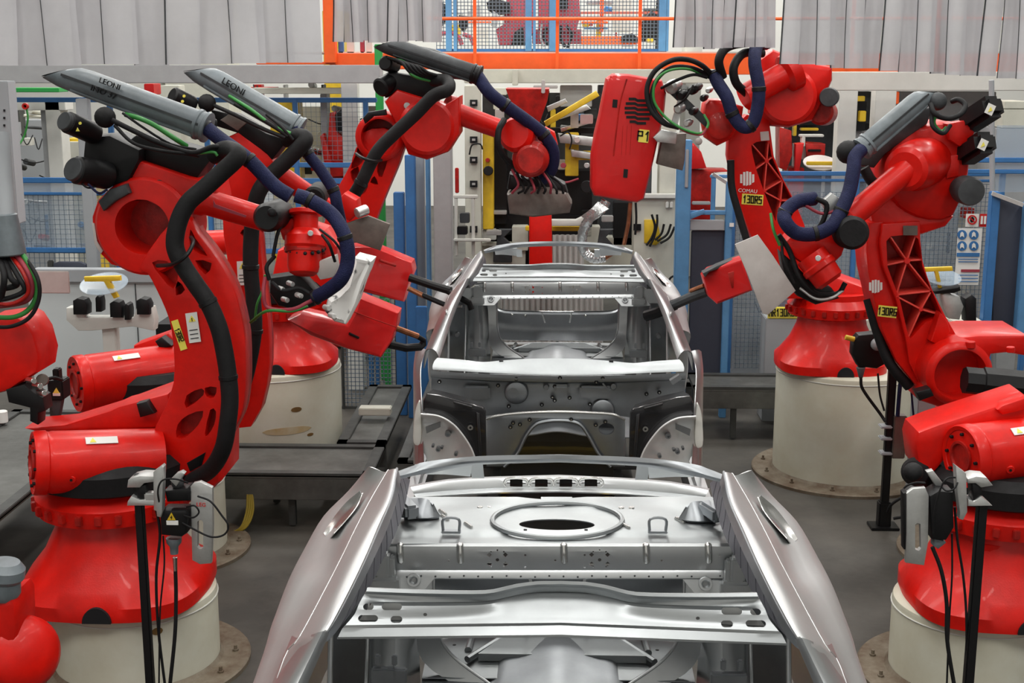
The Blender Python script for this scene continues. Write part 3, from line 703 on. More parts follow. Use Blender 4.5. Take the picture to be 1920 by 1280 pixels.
def robot_base(cx, Y, z0, k, t, ring=True, foot=True, kz=1.2):
    c = V((cx, Y, z0)); kz *= k
    sq = lambda q, tt: 1 + (.13 * abs(math.cos(2 * (q + .78))) ** 3 if tt < .1 * k else 0)
    b = B().lathe(c, (0, 0, 1), [(0, .5 * k), (.06 * kz, .5 * k), (.12 * kz, .46 * k), (.2 * kz, .38 * k), (.3 * kz, .32 * k), (.38 * kz, .3 * k)], 64, mod=sq)
    base = part('base', b, 'red', t)
    if foot:
        for q in (-2.3, -.85, -1.9, -1.25):
            p = c + V((math.cos(q), math.sin(q), 0)) * .47 * k + V((0, 0, .07 * k))
            part('foot_bolt', B().lathe(p, (math.cos(q) * .6, math.sin(q) * .6, .6), [(0, .022), (.025, .022), (.03, .012)], 6), 'alu', base)
        ar = [V((c.x + .04 + .075 * k * math.cos(q), c.y, z0 + .004 + .085 * k * math.sin(q))) for q in [PI * j / 14 for j in range(15)]]
        n = len(ar); vs = [p + V((0, -.38 * k, 0)) for p in ar] + [p + V((0, -.512 * k, 0)) for p in ar]
        part('cable_arch', B().add(vs, [tuple(range(n)), tuple(range(n, 2 * n))] + [(i, (i + 1) % n, n + (i + 1) % n, n + i) for i in range(n)]), 'hole', base)
    b = B().lathe(c, (0, 0, 1), [(.36 * kz, .3 * k), (.38 * kz, .4 * k), (.45 * kz, .41 * k), (.47 * kz, .38 * k), (.5 * kz, .34 * k), (.54 * kz, .34 * k)], 56)
    rg = part('gear_ring', b, 'red', t)
    for j in range(14):
        q = -PI + PI * j / 13; p = c + V((math.cos(q) * .405 * k, math.sin(q) * .405 * k, .42 * kz))
        part('ring_tooth', B().box(p, (.035 * k, .05 * k, .05 * k), rz=q + PI / 2, b=.004), 'redd', rg)
    if ring: part('turret_skirt', B().lathe(c, (0, 0, 1), [(.5 * kz, .36 * k), (.52 * kz, .42 * k), (.6 * kz, .43 * k), (.64 * kz, .38 * k)], 48), 'rub', t)
    return base
def barrel(a, c, r, t, lab=None, name='counterbalance_barrel'):
    A_, C_ = P(*a), P(*c); d = (C_ - A_); L = d.length; d.normalize(); q = R(r, a[2])
    prof = [(0, q * .55), (.004, q * .82), (-.0, q * .84), (-.004, q * .96), (.01, q), (.06, q), (.066, q * .965), (.08, q * .955), (.09, q * .975), (L, q * .95)]
    m = part(name, B().lathe(A_, d, prof, 48), 'red', t)
    part('end_recess', B().lathe(A_ - d * .002, d, [(0, q * .5), (-.012, q * .5), (-.012, q * .42), (.01, q * .38), (.012, q * .1)], 32), 'redd', m)
    u, w = basis(d)
    for k in range(8):
        g = 2 * PI * k / 8; p = A_ + (u * math.cos(g) + w * math.sin(g)) * q * .72 - d * .012
        part('cap_bolt', B().cyl(p, p + d * .02, .009, n=8), 'blk', m)
    p = A_.lerp(C_, .38) + V((0, -1, -.28)).normalized() * q * .96
    part('filler_plug', B().cyl(p, p + V((0, -.02, -.004)), .022, n=14), 'red', m)
    part('plug_hole', B().cyl(p + V((0, -.02, -.004)), p + V((0, -.024, -.004)), .007, n=10, b=0), 'blk', m)
    return m, A_, C_, q
def top_label(A_, C_, q, t, fr=.45, w=.13, par=None):
    d = (C_ - A_).normalized(); p = A_.lerp(C_, fr)
    n_ = V((0, -.62, .78)); n_ = (n_ - d * n_.dot(d)).normalized(); s = d.cross(n_).normalized()
    def quad(o, a, b_, off, nm, m):
        c = p + n_ * (q * .985 + off) + d * o
        vs = [c + d * x * a + s * y * b_ + n_ * k for k in (0, .004) for x, y in ((-1, -1), (1, -1), (1, 1), (-1, 1))]
        return obj(nm, B().add(vs, [(0, 1, 2, 3), (4, 5, 6, 7), (0, 1, 5, 4), (1, 2, 6, 5), (2, 3, 7, 6), (3, 0, 4, 7)]), m, par)
    w1 = quad(0, w / 2, .022, 0, 'warning_label', 'lab'); c = p + n_ * (q * .985 + .005) - d * w * .28
    sg = -1 if s.z > 0 or s.y < 0 else 1
    vs = [c - d * .016 - s * .014 * sg, c + d * .016 - s * .014 * sg, c + s * .015 * sg]
    obj('warning_triangle', B().add(vs + [v + n_ * .002 for v in vs], [(0, 1, 2), (3, 4, 5), (0, 1, 4, 3), (1, 2, 5, 4), (2, 0, 3, 5)]), 'ygl', w1)
def guide(a, c, r, m, t, text=None, ang=0, hp=14, scoop=True, collar=True):
    A_, C_ = P(*a), P(*c); d = C_ - A_; L = d.length; d.normalize(); q = R(r, a[2])
    prof = [(0, q * .7), (L * .1, q * .92), (L * .25, q), (L * .6, q), (L - .01, q), (L, q * .9)] if scoop else [(0, q), (L, q)]
    u, w = basis(d); g = B().lathe(A_, d, prof, 32); up = V((0, 0, 1)) - d * d.z; up.normalize()
    if scoop:
        g.v = [v + d * max(0, 1 - (v - A_).dot(d) / (L * .3)) * L * .1 * (1 + (v - A_ - d * (v - A_).dot(d)).normalized().dot(up)) / 1.2 for v in g.v]
    g = part('cable_guide', g, m, t)
    if scoop:
        e = B().lathe(A_ - d * .004, d, [(0, q * .62), (.003, q * .62)], 24); e.v = [v + d * L * .1 * (1 + (v - A_ - d * (v - A_).dot(d)).normalized().dot(up)) / 1.2 * .98 - d * .003 for v in e.v]
        part('open_mouth', e, 'hole', g)
    u, w = basis(d); dn = V((0, -.35, -.94)); dn = (dn - d * dn.dot(d)).normalized()
    part('guide_flange', B().bar(A_ + d * L * .2 + dn * q * .75 + V((0, -.02, 0)), C_ + dn * q * .85 - d * .02 + V((0, -.02, 0)), q * .5, q * .25, b=.005), m, g)
    sd = V((0, -1, .12)); sd = (sd - d * sd.dot(d)).normalized()
    part('guide_seam', B().bar(A_ + d * L * .14 + sd * q * .99, C_ + sd * q * .99, .012, .012), 'dgr', g)
    if collar:
        part('guide_collar', B().lathe(C_ - d * .03, d, [(0, q), (0, q * 1.12), (.015, q * 1.12), (.02, q * 1.03), (.04, q * 1.03), (.045, q * 1.12), (.06, q * 1.12), (.065, q * .8)], 28), 'gry' if m == 'gry' else 'blk', g)
    if text:
        for s, fr, oy, hh in text:
            x = a[0] + (c[0] - a[0]) * fr; y = a[1] + (c[1] - a[1]) * fr + oy
            txt(s, x, y, (a[2] + c[2]) / 2 - q * 1.06, hh, ang, 'blk', g, ex=.006)
    return g
def ring(cx, cy, Y, ro, ri, dp, t, m='red', fill='redd', name='shoulder_ring', ax=(0, -1, 0), bolts=0):
    c = P(cx, cy, Y); a, b_ = R(ro, Y), R(ri, Y)
    o = part(name, B().lathe(c + V((0, dp, 0)), ax, [(0, a), (dp - .02, a), (dp, a - .015), (dp + .012, b_ + .012), (dp + .012, b_), (.08, b_ - .01), (.07, b_ * .5)], 48), m, t)
    part('recess_web', B().lathe(c + V((0, dp - .075, 0)), ax, [(0, b_ * .97), (.005, b_ * .95), (.012, b_ * .3)], 40), fill, o)
    for k in range(bolts):
        q = 2 * PI * k / bolts; p = c + V((math.cos(q) * (a + b_) / 2, -.012, math.sin(q) * (a + b_) / 2))
        part('ring_bolt', B().cyl(p, p + V((0, -.012, 0)), .01, n=6), 'blk', o)
    return o
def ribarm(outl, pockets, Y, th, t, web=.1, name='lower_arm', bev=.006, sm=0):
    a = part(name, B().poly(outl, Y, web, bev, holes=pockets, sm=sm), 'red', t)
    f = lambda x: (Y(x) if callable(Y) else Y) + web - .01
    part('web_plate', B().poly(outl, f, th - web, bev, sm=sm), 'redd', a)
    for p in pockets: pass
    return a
def rbs(arm, segs, Y, w, hubs):
    for (x0, y0), (x1, y1) in segs:
        L = math.hypot(x1 - x0, y1 - y0); nx, ny = -(y1 - y0) / L * w / 2, (x1 - x0) / L * w / 2
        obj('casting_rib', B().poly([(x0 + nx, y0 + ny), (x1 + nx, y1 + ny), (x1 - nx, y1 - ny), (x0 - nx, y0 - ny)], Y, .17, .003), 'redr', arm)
    for x, y, r in hubs: obj('rib_hub', B().pc((x, y, Y - .01), (x, y, Y + .15), r, n=14), 'red', arm)
def cables(paths, par, name='cable'):
    for pts, r, m in paths: obj(name, B().pt(pts, r, 8, 6), m, par, ang=60)
def drum(pa, pc_, r, m, par, name, steps=None, n=28):
    A_, C_ = P(*pa), P(*pc_); d = C_ - A_; L = d.length; q = R(r, pa[2])
    prof = steps or [(0, .8), (.06, 1), (.9, 1), (1, .9)]
    return part(name, B().lathe(A_, d, [(L * a, q * b_) for a, b_ in prof], n), m, par)
def gun_arms(par, arms):
    for nm, m, pts, r in arms: obj(nm, B().pt(pts, r, 10, 1), m, par)
def logo(cx, cy, Y, r, par):       # round striped emblem
    b = B()
    for i in range(5):
        x = (-.8 + i * .4) * r; h = math.sqrt(max(0, r * r - x * x)) * .98; o = r * .15 * (1 if i > 1 else 0)
        b.poly([(cx + x - r * .15, cy - h), (cx + x + r * .15, cy - h), (cx + x + r * .15, cy + h - o), (cx + x - r * .15, cy + h)], Y, .003, 0)
    return obj('emblem', b, 'lab', par, 'round striped emblem')

# ---------- front left robot
pedestal(-2.31, 6.85, .445, .45, 'white drum pedestal under the front left robot, cropped by the bottom edge', stains=((.55, .36, .03, .02),))
t = thing('welding_robot', 'large red welding robot at front left, curved arm and thick black hose in front', 'robot', V((-2.39, 6.85, .45)), 'red six-axis robots along the line')
robot_base(-2.39, 6.85, .45, 1.0, t, kz=1.25)
part('turret', B().poly([(150,800),(300,745),(412,790),(412,905),(380,935),(170,935)], 7.0, .5, .04), 'red', t)
part('barrel_bracket', B().poly([(45,803),(120,796),(205,770),(222,762),(315,738),(330,800),(90,815)], 6.9, .25, .015), 'red', t)
part('limit_switch', B().poly([(255,757),(275,752),(290,775),(262,783)], 6.85, .1, .01), 'blk', t)
m, A_, C_, q = barrel((62,868,6.45), (300,858,6.75), 65, t)
top_label(A_, C_, q, t, .5, .16, m)
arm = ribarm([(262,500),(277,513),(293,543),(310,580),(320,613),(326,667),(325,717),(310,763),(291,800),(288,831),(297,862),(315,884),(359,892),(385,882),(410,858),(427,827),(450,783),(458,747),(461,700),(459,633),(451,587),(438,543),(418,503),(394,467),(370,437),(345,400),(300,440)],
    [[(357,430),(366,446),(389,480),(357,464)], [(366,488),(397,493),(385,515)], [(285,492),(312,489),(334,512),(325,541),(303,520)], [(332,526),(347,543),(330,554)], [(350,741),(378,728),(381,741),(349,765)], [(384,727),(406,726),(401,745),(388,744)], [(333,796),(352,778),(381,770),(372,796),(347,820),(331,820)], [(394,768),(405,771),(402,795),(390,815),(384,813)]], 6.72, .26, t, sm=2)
sticker(362, 614, 6.71, 22, 56, 8, arm)
obj('arm_label', B().poly(rect(336, 628, 13, 58, 18), 6.715, .003, 0), 'ygl', arm); block('130R2', 336, 628, 6.712, 9.3, -68, 'blk', arm, 0.62)
part('vent_grille', B().poly([(350,868),(385,848),(378,872),(356,884)], 6.712, .01, .002), 'blk', arm)
ring(268, 425, 6.75, 95, 53, .3, t, bolts=0)
part('ring_casting', B().poly([(205,353),(182,375),(171,407),(173,443),(187,477),(207,497),(243,506),(267,503),(300,480),(330,440),(330,395),(277,368),(240,366)], 6.8, .22, .02, holes=[[(268 + 54 * math.cos(2 * PI * k / 28), 425 + 54 * math.sin(2 * PI * k / 28)) for k in range(28)]]), 'red', t)
part('stop_bracket', B().poly([(183,378),(205,355),(235,345),(243,362),(215,378),(193,396)], 6.7, .1, .012), 'dgr', t, 'dark grey stop bracket')
part('scale_strip', B().poly([(172,417),(177,419),(182,452),(193,470),(189,476),(177,458)], 6.79, .008, .002), 'wpl', t)
hs = part('upper_arm_housing', B().poly([(233,340),(255,300),(350,332),(404,345),(410,375),(390,392),(345,400),(323,390),(277,368),(240,366)], 6.78, .3, .02), 'red', t)
part('data_plate', B().poly([(298,377),(318,362),(333,375),(322,390)], 6.772, .01, .002), 'tan', hs); part('round_plug', B().pc((298,346,6.78), (298,346,6.765), 9), 'dgr', hs)
part('motor_plate', B().poly([(222,278),(255,253),(330,270),(402,290),(370,334),(348,331),(262,299)], 6.85, .22, .012), 'blk', t)
part('gear_cover', B().poly([(157,256),(205,252),(262,280),(262,300),(240,342),(200,352),(150,330)], 6.75, .3, .03), 'blk', t)
for a, c, r in (((124,228,6.6),(180,252,6.75),21), ((140,318,6.6),(205,330,6.75),27)):
    mo = drum(a, c, r, 'blk', t, 'drive_motor'); 
    obj('end_cap', B().pc((a[0] - 5, a[1] - 2, a[2] - .02), (a[0] + 2, a[1] + 1, a[2]), r * .85), 'dgr', mo)
lb = obj('motor_symbol', B().poly([(150 + 3 * math.cos(q), 231 + 3 * math.sin(q)) for q in range(6)], 6.55, .004, 0), 'ygl', mo)
obj('motor_symbol', B().poly([(145,239),(149,246),(142,246)], 6.55, .004, 0), 'ygl', mo)
part('conduit_elbow', B().ball(P(197, 220, 6.65), R(20, 6.65), 18), 'rub', t)
guide((85,128,6.85), (380,236,6.75), 26, 'gry', t, [('LEONI', .41, -15, 10.5), ('INO 37', .37, 5, 11.5)], -21)
hose([(385,238,6.72),(415,262,6.68),(467,300,6.6),(513,347,6.6),(545,368,6.6)], 14, 'blu', t, 'dress_pack_hose', (0, 2))
hose([(555,366,6.6),(580,375,6.6),(623,403,6.6),(647,445,6.55),(652,487,6.55),(640,522,6.55),(613,545,6.6),(592,557,6.65)], 14, 'blu', t, 'dress_pack_hose', (1, 3, 7))
hose([(398,292,6.62),(425,280,6.58),(446,292,6.5),(417,322,6.5),(383,353,6.5),(353,380,6.5),(335,415,6.5),(328,460,6.5),(343,497,6.5),(367,533,6.5),(390,567,6.5),(410,613,6.5),(421,660,6.5),(428,707,6.5),(431,750,6.5),(427,793,6.5),(418,840,6.52),(396,878,6.6),(360,902,6.7)], 17, 'rub', t, 'power_hose', (10, 13), n=18, label='thick black corrugated hose')
obj('hose_hoop', B().pt([(295,498,6.6),(325,495,6.45),(350,478,6.42),(362,455,6.5),(358,445,6.6)], 4, 8), 'blk', t); 
cables([([(210,225,6.6),(250,245,6.6),(300,268,6.55),(360,286,6.55),(400,275,6.55),(425,280,6.6)], 5, 'rub'), ([(215,235,6.6),(250,268,6.55),(300,282,6.52),(350,288,6.55),(372,292,6.6)], 3.5, 'rub'), ([(236,215,6.7),(262,222,6.62),(290,235,6.6),(325,258,6.6),(350,274,6.65)], 5, 'grn'), ([(230,212,6.66),(270,240,6.62),(320,270,6.6),(368,280,6.6)], 2.5, 'rub'), ([(375,287,6.55),(400,285,6.55),(408,292,6.55)], 3, 'grn'), ([(165,345,6.6),(185,362,6.6),(200,356,6.7)], 2.5, 'blu'), ([(148,338,6.6),(165,352,6.6),(190,345,6.7)], 2, 'rub')], t)
fa = drum((372,374,6.8), (500,412,6.85), 25, 'red', t, 'forearm', [(0, 1.2), (.1, 1.15), (.14, 1), (.95, .95), (1, 1.05)])
obj('worn_lettering', B().add(*(lambda b: (b.v, b.f))(B().poly([(400,375),(404,383),(440,396),(462,404),(460,408),(432,399),(400,388)], 6.72, .004, 0))), 'pnk', fa)
drum((500,408,6.62), (528,400,6.98), 30, 'blk', t, 'wrist_motor', [(0, .75), (.08, .95), (.85, 1), (1, .8)])
w_ = drum((574,392,6.85), (570,516,6.75), 38, 'red', t, 'wrist', [(0, .6), (.02, .84), (.08, .86), (.1, .62), (.3, .62), (.42, 1), (.56, 1.02), (.6, .9), (.62, .9), (.64, .86), (.88, .84), (.96, .74), (1, .5)])
obj('wrist_flange', B().lathe(P(572, 470, 6.8), P(570, 516, 6.75) - P(574, 392, 6.85), [(-.03, R(39, 6.8)), (.01, R(39, 6.8)), (.014, R(35, 6.8))], 32), 'redd', w_)
for k in range(9): obj('flange_bolt', B().ball(P(572 + 36 * math.cos(PI * k / 8), 466 + 9 * math.sin(PI * k / 8), 6.8 - .1 * math.sin(PI * k / 8)), .011, 8), 'blk', w_)
obj('sealing_plug', B().pc((582,437,6.72), (582,437,6.68), 5.5), 'alu', w_)
part('wrist_yoke', B().poly([(520,425),(545,408),(610,430),(632,462),(628,500),(600,520),(560,470),(528,450)], 6.82, .2, .03), 'red', t)
part('gun_mount', B().poly([(598,490),(630,478),(634,500),(625,520),(600,525),(590,510)], 6.74, .06, .01), 'wpl', t)
g = part('weld_gun_body', B().poly([(537,600),(563,587),(650,606),(660,582),(672,557),(747,587),(744,612),(735,640),(713,672),(647,655),(580,630)], lambda x: 6.9 + (x - 537) * .0033, .2, .03), 'redp', t, 'boxy red spot-weld gun cover')
obj('cover_seam', B().pt([(660,583,7.27),(700,598,7.41),(743,613,7.55)], 1.2, 6, 1), 'redd', g)
obj('vent_slot', B().pt([(655,625,7.27),(672,633,7.33)], 2.6, 8, 1), 'blk', g)
obj('protective_wrap', B().poly([(607,585),(613,560),(632,548),(647,533),(665,482),(697,490),(690,510),(680,533),(668,570),(647,610),(625,604)], lambda x: 6.8 + (x - 607) * .0033, .22, .03), 'spt', g, 'white wrap spattered with black')
obj('wiring_block', B().poly([(505,520),(560,512),(595,548),(590,575),(560,585),(520,575),(503,550)], 6.85, .15, .03), 'blk', t)
gun_arms(g, [('electrode_arm', 'cop', [(735,612,7.62),(783,630,7.72)], 6), ('electrode_tip', 'blk', [(780,629,7.72),(795,638,7.76),(795,646,7.76)], 5), ('electrode_arm', 'blk', [(728,645,7.6),(760,652,7.68),(788,650,7.75),(794,643,7.76)], 8)])
cables([([(497,520,6.75),(494,550,6.7),(503,577,6.7),(547,580,6.65),(577,567,6.65),(590,560,6.65)], 4, 'pnk'), ([(470,604,6.9),(500,583,6.7),(547,583,6.65),(577,573,6.65)], 3, 'grn'), ([(510,530,6.75),(530,545,6.7),(560,540,6.7),(580,550,6.7)], 4, 'rub'), ([(515,480,6.8),(500,500,6.75),(505,525,6.75)], 4, 'rub'), ([(530,415,6.7),(520,440,6.7),(512,480,6.7)], 3.5, 'rub'), ([(604,440,6.65),(618,460,6.6),(628,490,6.65)], 3, 'rub'), ([(600,430,6.7),(625,450,6.6),(640,470,6.6)], 2.5, 'rub')], t)
for x, y in ((522,540),(540,530),(556,552),(530,560),(608,575),(618,590)):
    obj('connector', B().pc((x, y, 6.74), (x + 9, y + 3, 6.7), 5, n=10), 'alu' if x < 555 else 'spt', t)
for (x, y) in ((510,398),(630,418),(645,470)): obj('rubber_boot', B().ball(P(x, y, 6.6), R(9, 6.6), 12), 'rub', t)

# ---------- second left robot
pedestal(-2.67, 8.6, .42, .55, 'white drum pedestal half hidden behind the front left robot', fr=1.38)
t = thing('welding_robot', 'red welding robot standing second on the left, its barrel above the front one', 'robot', V((-2.7, 8.6, .55)), 'red six-axis robots along the line')
robot_base(-2.7, 8.6, .55, .9, t, foot=False, kz=1.3)
part('turret', B().poly([(250,660),(330,628),(420,640),(430,760),(400,800),(240,800)], 8.75, .4, .03), 'red', t)
part('barrel_bracket', B().poly([(250,648),(315,625),(330,640),(330,700),(250,690)], 8.6, .2, .015), 'red', t)
part('limit_switch', B().poly([(290,640),(303,632),(322,648),(300,655)], 8.5, .1, .01), 'blk', t)
m, A_, C_, q = barrel((142,720,8.2), (335,692,8.6), 57, t); top_label(A_, C_, q, t, .45, .17, m)
arm = ribarm([(417,405),(425,480),(437,560),(445,640),(430,720),(400,790),(470,800),(500,720),(505,640),(498,560),(490,480),(485,430),(470,400),(440,380)], [[(450,437),(460,428),(462,446)]], 8.55, .25, t, sm=2)
sticker(455, 512, 8.54, 20, 45, 3, arm)
obj('arm_label', B().poly(rect(425, 517, 16, 46, 24), 8.52, .003, 0), 'ygl', arm); block('130R4', 425, 517, 8.51, 10.2, -64, 'blk', arm, 0.62)
part('upper_arm_housing', B().poly([(400,290),(428,256),(447,247),(505,283),(520,320),(500,345),(470,380),(430,400),(410,360)], 8.5, .3, .02), 'red', t)
part('motor_plate', B().poly([(395,205),(440,215),(500,250),(540,262),(510,300),(447,250),(400,235)], 8.5, .2, .012), 'blk', t)
for a, c, r in (((322,178,8.3),(362,198,8.4),17), ((352,222,8.3),(400,238,8.4),18)):
    drum(a, c, r, 'blk', t, 'drive_motor')
for q_ in ((345,180),(342,190)): obj('motor_symbol', B().poly([(q_[0] + 3 * math.cos(q), q_[1] + 3 * math.sin(q)) for q in range(6)], 8.2, .004, 0), 'ygl', t)
part('conduit_elbow', B().ball(P(388, 193, 8.4), R(17, 8.4), 16), 'rub', t)
part('end_plate', B().poly([(413,225),(432,212),(465,228),(445,245)], 8.38, .03, .004), 'tan', t)
guide((352,122,8.5), (556,240,8.5), 23, 'gry', t, [('LEONI', .42, -9, 12)], -31)
hose([(556,240,8.45),(577,287,8.4),(600,317,8.4),(625,356,8.4),(632,385,8.4),(640,420,8.5)], 11, 'blu', t, 'dress_pack_hose', (1, 3))
hose([(535,262,8.4),(560,255,8.35),(572,264,8.3),(540,298,8.3),(505,332,8.3),(482,368,8.3),(472,430,8.35),(470,500,8.35),(475,560,8.35),(477,620,8.35),(465,690,8.4),(450,740,8.5)], 15, 'rub', t, 'power_hose', (7, 9), n=16, label='thick black hose')
cables([([(395,195,8.4),(440,215,8.3),(490,240,8.3),(535,258,8.3)], 4, 'rub'), ([(430,180,8.4),(470,205,8.3),(510,235,8.3),(545,250,8.3)], 3.5, 'grn'), ([(440,195,8.35),(490,222,8.3),(540,255,8.3)], 4, 'rub'), ([(500,215,8.4),(525,235,8.3),(550,262,8.3)], 3, 'rub'), ([(478,600,8.3),(482,570,8.25),(492,545,8.25),(497,515,8.25)], 2.5, 'grn')], t)
drum((500,310,8.6), (612,388,8.8), 19, 'red', t, 'forearm')
drum((588,372,8.6), (600,360,8.9), 22, 'rub', t, 'wrist_motor')
part('wrist', B().poly([(627,380),(645,362),(668,375),(672,400),(655,415),(630,400)], 8.7, .2, .02), 'red', t)
part('gun_shield', B().poly([(600,428),(650,418),(690,404),(731,420),(713,470),(668,455),(640,460)], 8.72, .03, .006), 'tan', t, 'brown stained steel shield plate')
drum((668,400,8.65), (688,392,8.7), 10, 'alu', t, 'hose_coupling')
g = part('weld_gun_body', B().poly([(655,462),(700,462),(772,492),(776,510),(767,533),(757,567),(733,562),(675,547),(640,530)], lambda x: 8.75 + (x - 640) * .002, .22, .03), 'redp', t, 'red spot-weld gun cover greyed by dust')
obj('vent_slot', B().pt([(712,488,8.86),(742,498,8.92)], 2.6, 8, 1), 'redd', g)
gun_arms(g, [('electrode_arm', 'blk', [(768,520,8.98),(812,535,8.95),(845,545,8.9)], 8), ('electrode_holder', 'blk', [(840,546,8.9),(880,568,8.85),(884,580,8.85)], 6), ('electrode_arm', 'cop', [(765,540,8.95),(795,555,8.95)], 5), ('electrode_tip', 'blk', [(792,553,8.95),(822,566,8.93),(842,574,8.9)], 5), ('electrode_tip', 'alu', [(842,573,8.9),(866,574,8.87)], 3)])

# ---------- third left robot, reaching over the line
pedestal(-2.31, 10.5, .565, .9, 'tall white drum pedestal left of the far car, brown scrape on its side', fr=1.35, stains=((.55, .62, .045, .02), (.75, .4, .03, .012), (.42, .455, .2, .03)))
t = thing('welding_robot', 'red robot at back left with its forearm stretched over the line to the centre', 'robot', V((-2.1, 10.45, .9)), 'red six-axis robots along the line')
robot_base(-2.2, 10.45, .9, .88, t, foot=True)
YK = 1.06
drum((372,456,9.9), (480,452,10.1), 24, 'red', t, 'counterbalance_barrel')
part('turret', B().poly([(500,560),(520,470),(600,440),(640,480),(620,600),(510,600)], 9.8, .45, .03), 'red', t)
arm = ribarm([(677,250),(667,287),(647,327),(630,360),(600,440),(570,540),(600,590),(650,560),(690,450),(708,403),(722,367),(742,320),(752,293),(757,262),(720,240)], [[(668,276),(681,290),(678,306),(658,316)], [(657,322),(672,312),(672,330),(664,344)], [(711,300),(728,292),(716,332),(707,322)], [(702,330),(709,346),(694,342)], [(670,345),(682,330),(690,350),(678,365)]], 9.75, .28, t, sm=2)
ring(711, 257, 9.7, 46, 34, .3, t)
part('shoulder_drum', B().pc((800,238,9.55), (800,238,10.0), 52, n=40), 'red', t)
hs = part('upper_arm_housing', B().poly([(720,190),(744,168),(782,180),(835,196),(862,180),(862,250),(840,285),(800,300),(765,290),(745,240)], 9.6, .35, .03), 'red', t)
part('round_plug', B().pc((763,198,9.6), (763,198,9.58), 6), 'alu', hs)
part('stop_bracket', B().poly([(680,222),(690,210),(722,205),(724,216),(700,218),(684,232)], 9.55, .08, .008), 'blk', t)
part('motor_plate', B().poly([(712,150),(730,135),(765,140),(828,155),(820,190),(782,182),(745,170),(722,184)], 9.65, .25, .012), 'blk', t)
drum((712,165,9.6), (742,148,9.75), 18, 'blk', t, 'drive_motor')
drum((722,118,9.6), (740,124,9.75), 14, 'blk', t, 'drive_motor')
guide((705,78,9.6), (893,140,9.5), 17, 'dgr', t)
part('guide_backing', B().poly([(713,80),(760,82),(815,92),(860,112),(905,132),(890,152),(848,148),(770,108)], 9.65, .12, .03), 'dgr', t)
cables([([(735,110,9.6),(760,118,9.45),(772,140,9.4),(800,150,9.45),(825,150,9.5)], 3, 'grn')] + [([(728 + 6 * k, 108 + 3 * k, 9.6), (752 + 8 * k, 116 + 2 * k, 9.42), (770 + 8 * k, 136, 9.4), (800 + 6 * k, 147 - k, 9.45), (835, 152, 9.5)], 3, 'rub') for k in range(5)], t)
hose([(812,150,9.5),(838,152,9.4),(840,168,9.3),(813,180,9.3),(780,213,9.3),(740,250,9.3),(713,277,9.3),(697,302,9.3),(677,343,9.3),(660,372,9.4),(650,400,9.5)], 12, 'rub', t, 'power_hose', (8,), n=14, label='thick black hose')
obj('hose_hoop', B().pt([(668,288,9.4),(680,296,9.2),(700,302,9.2),(715,300,9.35)], 3, 8), 'blk', t)
hose([(895,142,9.5),(917,173,9.45),(947,197,9.5),(993,230,9.6),(1020,253,9.65),(1037,283,9.7),(1034,317,9.75),(1015,338,9.8)], 12, 'blu', t, 'dress_pack_hose', (2, 4))
fa = drum((835,205,9.75), (965,252,9.95), 20, 'red', t, 'forearm', [(0, 1.45), (.1, 1.5), (.14, 1), (.96, .9), (1, 1)])
obj('cable_hoop', B().pt([(945,225,9.6),(935,245,9.5),(935,275,9.5),(950,300,9.6),(975,315,9.7)], 6, 10), 'rub', t)
drum((965,250,9.6), (1010,275,10.1), 34, 'red', t, 'wrist_housing')
w_ = drum((995,300,9.45), (995,296,9.75), 28, 'redd', t, 'wrist', [(0, .85), (.05, 1), (.5, 1), (.55, 1.25), (.7, 1.3), (1, 1.2)])
part('tool_changer', B().poly([(950,365),(975,350),(1030,352),(1062,362),(1073,382),(1068,400),(1000,408),(955,402)], 9.8, .35, .04), 'tan', t, 'dusty grey tool head')
part('valve_block', B().poly([(955,325),(985,335),(1030,330),(1060,345),(1065,362),(980,360),(950,355)], 9.85, .25, .03), 'blk', t)
cables([([(960 + 9 * k, 318 + (k % 3) * 6, 9.7), (972 + 10 * k, 345 + (k % 2) * 8, 9.6), (960 + 12 * k, 362, 9.65)], 2.5, 'rub' if k % 3 else 'pnk') for k in range(9)], t)

# ---------- far right robot holding the red "P1" gun
YK = 1.0
pedestal(2.36, 10.55, .565, .9, 'tall white drum pedestal on the right with a rusty foot ring', fr=1.3)
t = thing('welding_robot', 'red robot at back right on the tall drum, holding up the big red cover', 'robot', V((2.2, 10.5, .9)), 'red six-axis robots along the line')
robot_base(2.2, 10.5, .9, .86, t, ring=False, kz=1.3)
YK = 1.09
part('turret', B().poly([(1508,560),(1512,530),(1570,520),(1640,545),(1650,575),(1650,592),(1580,598),(1515,590)], 9.5, .5, .03), 'red', t)
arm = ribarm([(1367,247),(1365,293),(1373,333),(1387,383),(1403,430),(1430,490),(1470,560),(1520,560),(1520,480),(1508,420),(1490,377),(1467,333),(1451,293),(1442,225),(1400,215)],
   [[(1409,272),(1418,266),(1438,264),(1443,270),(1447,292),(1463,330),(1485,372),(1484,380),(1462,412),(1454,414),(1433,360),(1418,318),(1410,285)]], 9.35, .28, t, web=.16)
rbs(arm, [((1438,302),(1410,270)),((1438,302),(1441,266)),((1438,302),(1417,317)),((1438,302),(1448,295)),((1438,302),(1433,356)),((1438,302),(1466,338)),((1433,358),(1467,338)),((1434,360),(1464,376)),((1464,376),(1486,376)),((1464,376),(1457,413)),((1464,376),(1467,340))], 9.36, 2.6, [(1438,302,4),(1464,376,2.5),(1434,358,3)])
logo(1401, 335, 9.345, 14, arm); txt('COMAU', 1402, 358, 9.345, 7, -4, 'lab', arm)
obj('arm_label', B().poly(rect(1411, 374, 40, 20, -4), 9.345, .003, 0), 'ygl', arm); block('130R5', 1411, 374, 9.34, 12.8, -4, 'blk', arm, 0.62)
obj('data_plate', B().poly(rect(1434, 255, 16, 17, 5), 9.34, .004, 0), 'wpl', arm)
